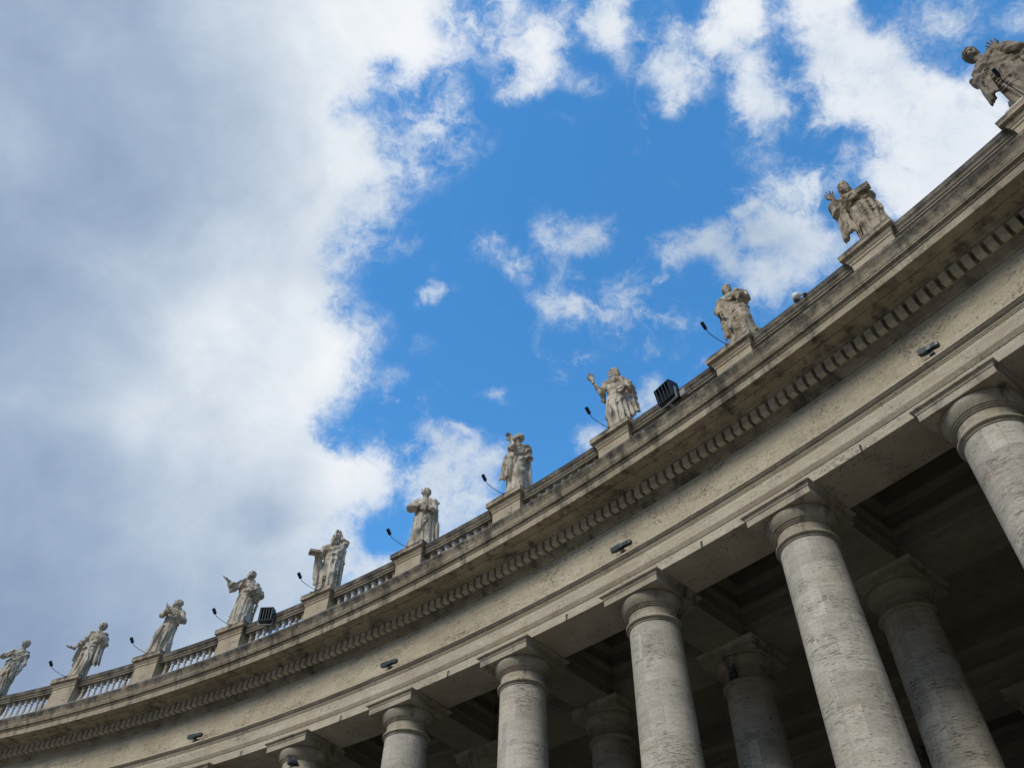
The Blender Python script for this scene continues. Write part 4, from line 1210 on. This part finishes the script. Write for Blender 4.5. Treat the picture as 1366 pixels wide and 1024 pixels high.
def rod_lamp(i, label):
    tf = local(i)
    base, bend, tip = (.02, -.03, 17.515), (-.06, -.72, 17.53), (-.04, -.83, 17.585)
    o = tf(Vector(base))
    root = empty('rod_lamp', o)
    tag(root, label, 'spotlight', 'small rod lamps in front of the statues')
    B, N, T = (tf(Vector(q)) - o for q in (base, bend, tip))
    m = MB()
    mid = [B + (N - B) * t + Vector((0, 0, -.03 * math.sin(t * 3.14))) for t in (0, .25, .5, .75, .93)] + [N + (T - N) * t for t in (.15, .5, 1.)]
    m.tube(mid, .010, 6)
    m.lathe([(.06, -.012), (.06, .012), (.03, .025), (.02, .05)], 12, lambda q: q + B)
    link('rod', m.mesh('rod', M['black']), root)
    h = MB()
    d = (tf(Vector((-.02, -.98, 17.69))) - tf(Vector(tip))).normalized()
    rot = d.to_track_quat('Z', 'Y').to_matrix()
    h.frustum([(.022, -.025, .03, -.02), (.036, -.045, .045, .0), (.038, -.048, .048, .20), (.03, -.04, .04, .215)], lambda q: rot @ q + T)
    for k in range(3):
        h.box(-.04, .04, .0485, .057, .04 + .055 * k, .058 + .055 * k, lambda q: rot @ q + T)
    link('lamp_head', h.mesh('lamp_head', M['black']), root)
    gl = MB()
    gl.box(-.028, .028, -.053, -.0485, .02, .18, lambda q: rot @ q + T)
    link('lamp_glass', gl.mesh('lamp_glass', M['glass']), root)
    return root
ROD = {-1: 'lamp on a thin rod crossing in front of the curly-haired statue', 1: 'dark lamp beside the hip of the old bearded statue', 2: 'lamp on a bent rod below the youth holding out a hand', 3: 'lamp on a bent rod beside the statue in a domed cap',
       4: 'lamp on a bent rod beside the statue gazing upwards', 5: 'lamp on a bent rod beside the hooded bearded statue', 6: 'lamp on a bent rod beside the wide-sleeved friar statue', 7: 'lamp on a bent rod beside the friar with lifted hands', 8: 'lamp on a bent rod below the open low hand of a statue'}
for i, who in ROD.items():
    rod_lamp(i, 'small black ' + who)

def floodlight(i, label, c, w, hgt, yaw, tilt):
    tf = local(i)
    o = tf(Vector(c))
    root = empty('floodlight', o, -TH(i) - rad(yaw))
    tag(root, label, 'floodlight')
    rt = Matrix.Rotation(rad(tilt), 3, 'X')
    up = Vector((0, 0, hgt * .62))
    t2 = lambda q: rt @ q + up
    m = MB()
    # open-fronted box with rounded back
    a, b_ = w / 2, hgt / 2
    th = .03
    m.box(-a, a, -.16, .10, b_ - th, b_, t2); m.box(-a, a, -.16, .10, -b_, -b_ + th, t2)
    m.box(-a, -a + th, -.16, .10, -b_ + th, b_ - th, t2); m.box(a - th, a, -.16, .10, -b_ + th, b_ - th, t2)
    m.box(-a + .002, a - .002, .102, .20, -b_ + .02, b_ - .02, t2)
    m.box(-a * .6, a * .6, .2005, .27, -b_ * .6, b_ * .6, t2)
    link('housing', m.mesh('housing', M['black']), root)
    gl = MB(); gl.box(-a + th, a - th, -.02, .0, -b_ + th, b_ - th, t2)
    link('lamp_glass', gl.mesh('lamp_glass', M['glass']), root)
    for k in range(5):
        x = -a + w * (k + .5) / 5
        l = MB(); l.box(x - .014, x + .014, -.15, -.025, -b_ + th, b_ - th, t2)
        link('louvre', l.mesh('louvre', M['grey']), root)
    br = MB()
    for q in (-1, 1):
        br.box(q * (a + .012) - .008, q * (a + .012) + .008, -.03, .03, -hgt * .1, hgt * .70)
    br.box(-a - .02, a + .02, -.03, .03, -hgt * .12, -hgt * .1 + .004)
    br.box(-.04, .04, -.028, .5, -hgt * .15, -hgt * .1205)
    br.box(a - .02, a + .16, .12, .2, hgt * .15, hgt * .55, lambda q: q + Vector((.02, .05, 0)))
    link('bracket', br.mesh('bracket', M['lead']), root)
    return root
floodlight(1.50, 'large black louvred floodlight on the rail right of the beckoning youth statue', (0, -.02, 16.99), .60, .54, 8, 12)
floodlight(5.56, 'large black floodlight beside the statue of the friar with an outstretched hand', (0, -.02, 17.0), .50, .52, -28, 6)

# white dome camera on the rail
o = local(.50)(Vector((.17, .05, 17.38)))
root = empty('security_camera', o, -TH(.5))
tag(root, 'round white security camera bracketed to the balustrade rail', 'camera')
m = MB()
m.lathe([(.02, .0), (.085, .01), (.105, .05), (.11, .09), (.095, .15), (.055, .19), (.02, .20)], 20, lambda q: Matrix.Rotation(rad(28), 3, 'Y') @ Matrix.Rotation(rad(18), 3, 'X') @ q + Vector((-.10, -.12, -.17)))
link('housing', m.mesh('housing', M['white']), root)
m = MB()
m.lathe([(.08, .0), (.075, -.04), (.05, -.07), (.01, -.08)], 20, lambda q: Matrix.Rotation(rad(28), 3, 'Y') @ Matrix.Rotation(rad(18), 3, 'X') @ q + Vector((-.10, -.12, -.17)))
link('dome_glass', m.mesh('dome_glass', M['lens']), root)
m = MB()
m.tube([(-.03, -.10, -.06), (.07, -.05, -.06), (.09, -.02, .02), (.09, .02, .03)], .022, 8)
m.box(.04, .14, .0, .06, .0, .04)
link('bracket', m.mesh('bracket', M['lead']), root)

# grey lamps along the top of the architrave
for q, (i, lab) in enumerate(((0., 'short faceted grey lamp above the rightmost column, nearest of its row'), (2.02, 'grey lamp on the moulding above the third front column from the right'), (4.05, 'grey lamp on the moulding above the fifth front column from the right'), (6.05, 'farthest grey lamp, on the moulding near the lowest capital at the left'))):
    tf = local(i)
    root = empty('wall_lamp', tf(Vector((0, .16, 13.165))), -TH(i))
    tag(root, lab, 'lamp', 'grey lamps along the entablature moulding')
    m = MB()
    rt = Matrix.Rotation(rad(90), 3, 'Y')
    L_ = .32 if q else .22
    tt = lambda p: Matrix.Rotation(rad(8 if q == 0 else 3), 3, 'Y') @ (rt @ p) + Vector((0, -.10, .16))
    m.frustum([(.055, -.06, .06, -L_), (.06, -.06, .06, -L_ + .05), (.065, -.065, .065, -.02), (.06, -.06, .06, .02)], tt)
    m.frustum([(.06, -.06, .06, .022), (.05, -.055, .055, .06), (.055, -.06, .06, L_ - .05), (.045, -.05, .05, L_)], tt)
    link('housing', m.mesh('housing', M['grey']), root)
    g_ = MB()
    g_.box(.066, .072, -.06, .06, -L_ + .07, -.05, tt)
    link('lamp_glass', g_.mesh('lamp_glass', M['lens']), root)
    b = MB()
    b.box(-.05, .05, -.10, .0, -.002, .075); b.box(-.03, .03, -.12, -.06, .076, .12)
    link('bracket', b.mesh('bracket', M['grey']), root)

# pigeons sitting on two capitals
def pigeon(loc, rz, label):
    f = Field((-.12, -.22, -.02), (.12, .24, .30), .009)
    f.ell((0, .0, .10), (.065, .13, .075), .02, np.array(Matrix.Rotation(rad(25), 3, 'X')))
    f.cone((0, -.08, .15), (0, -.10, .22), .045, .033, .02)
    f.ell((0, -.115, .235), (.032, .038, .032), .015)
    f.cone((0, -.145, .235), (0, -.175, .225), .010, .004, .006)
    f.cone((0, .10, .07), (0, .22, .03), .042, .03, .02)
    for q in (-1, 1):
        f.ell((.055 * q, .02, .10), (.022, .12, .05), .012)
        f.cone((.03 * q, 0, .05), (.03 * q, -.01, -.01), .010, .008, .01)
    o = link('pigeon', merge_mesh('pigeon', [f.skin()], M['pigeon'], 1.25), None, loc, rz)
    tag(o, label, 'pigeon')
tc_ = polar(ROWS[1] - .66, TH(2) , HC - .90); pigeon(tc_, -TH(2) + .9, 'dark pigeon perched on the ring of a dim inner column')
tc_ = polar(ROWS[0] - .63, TH(5) + .0036, HC - .90); pigeon(tc_, -TH(5) - .5, 'dark pigeon perched on the capital ring of the fifth front column')
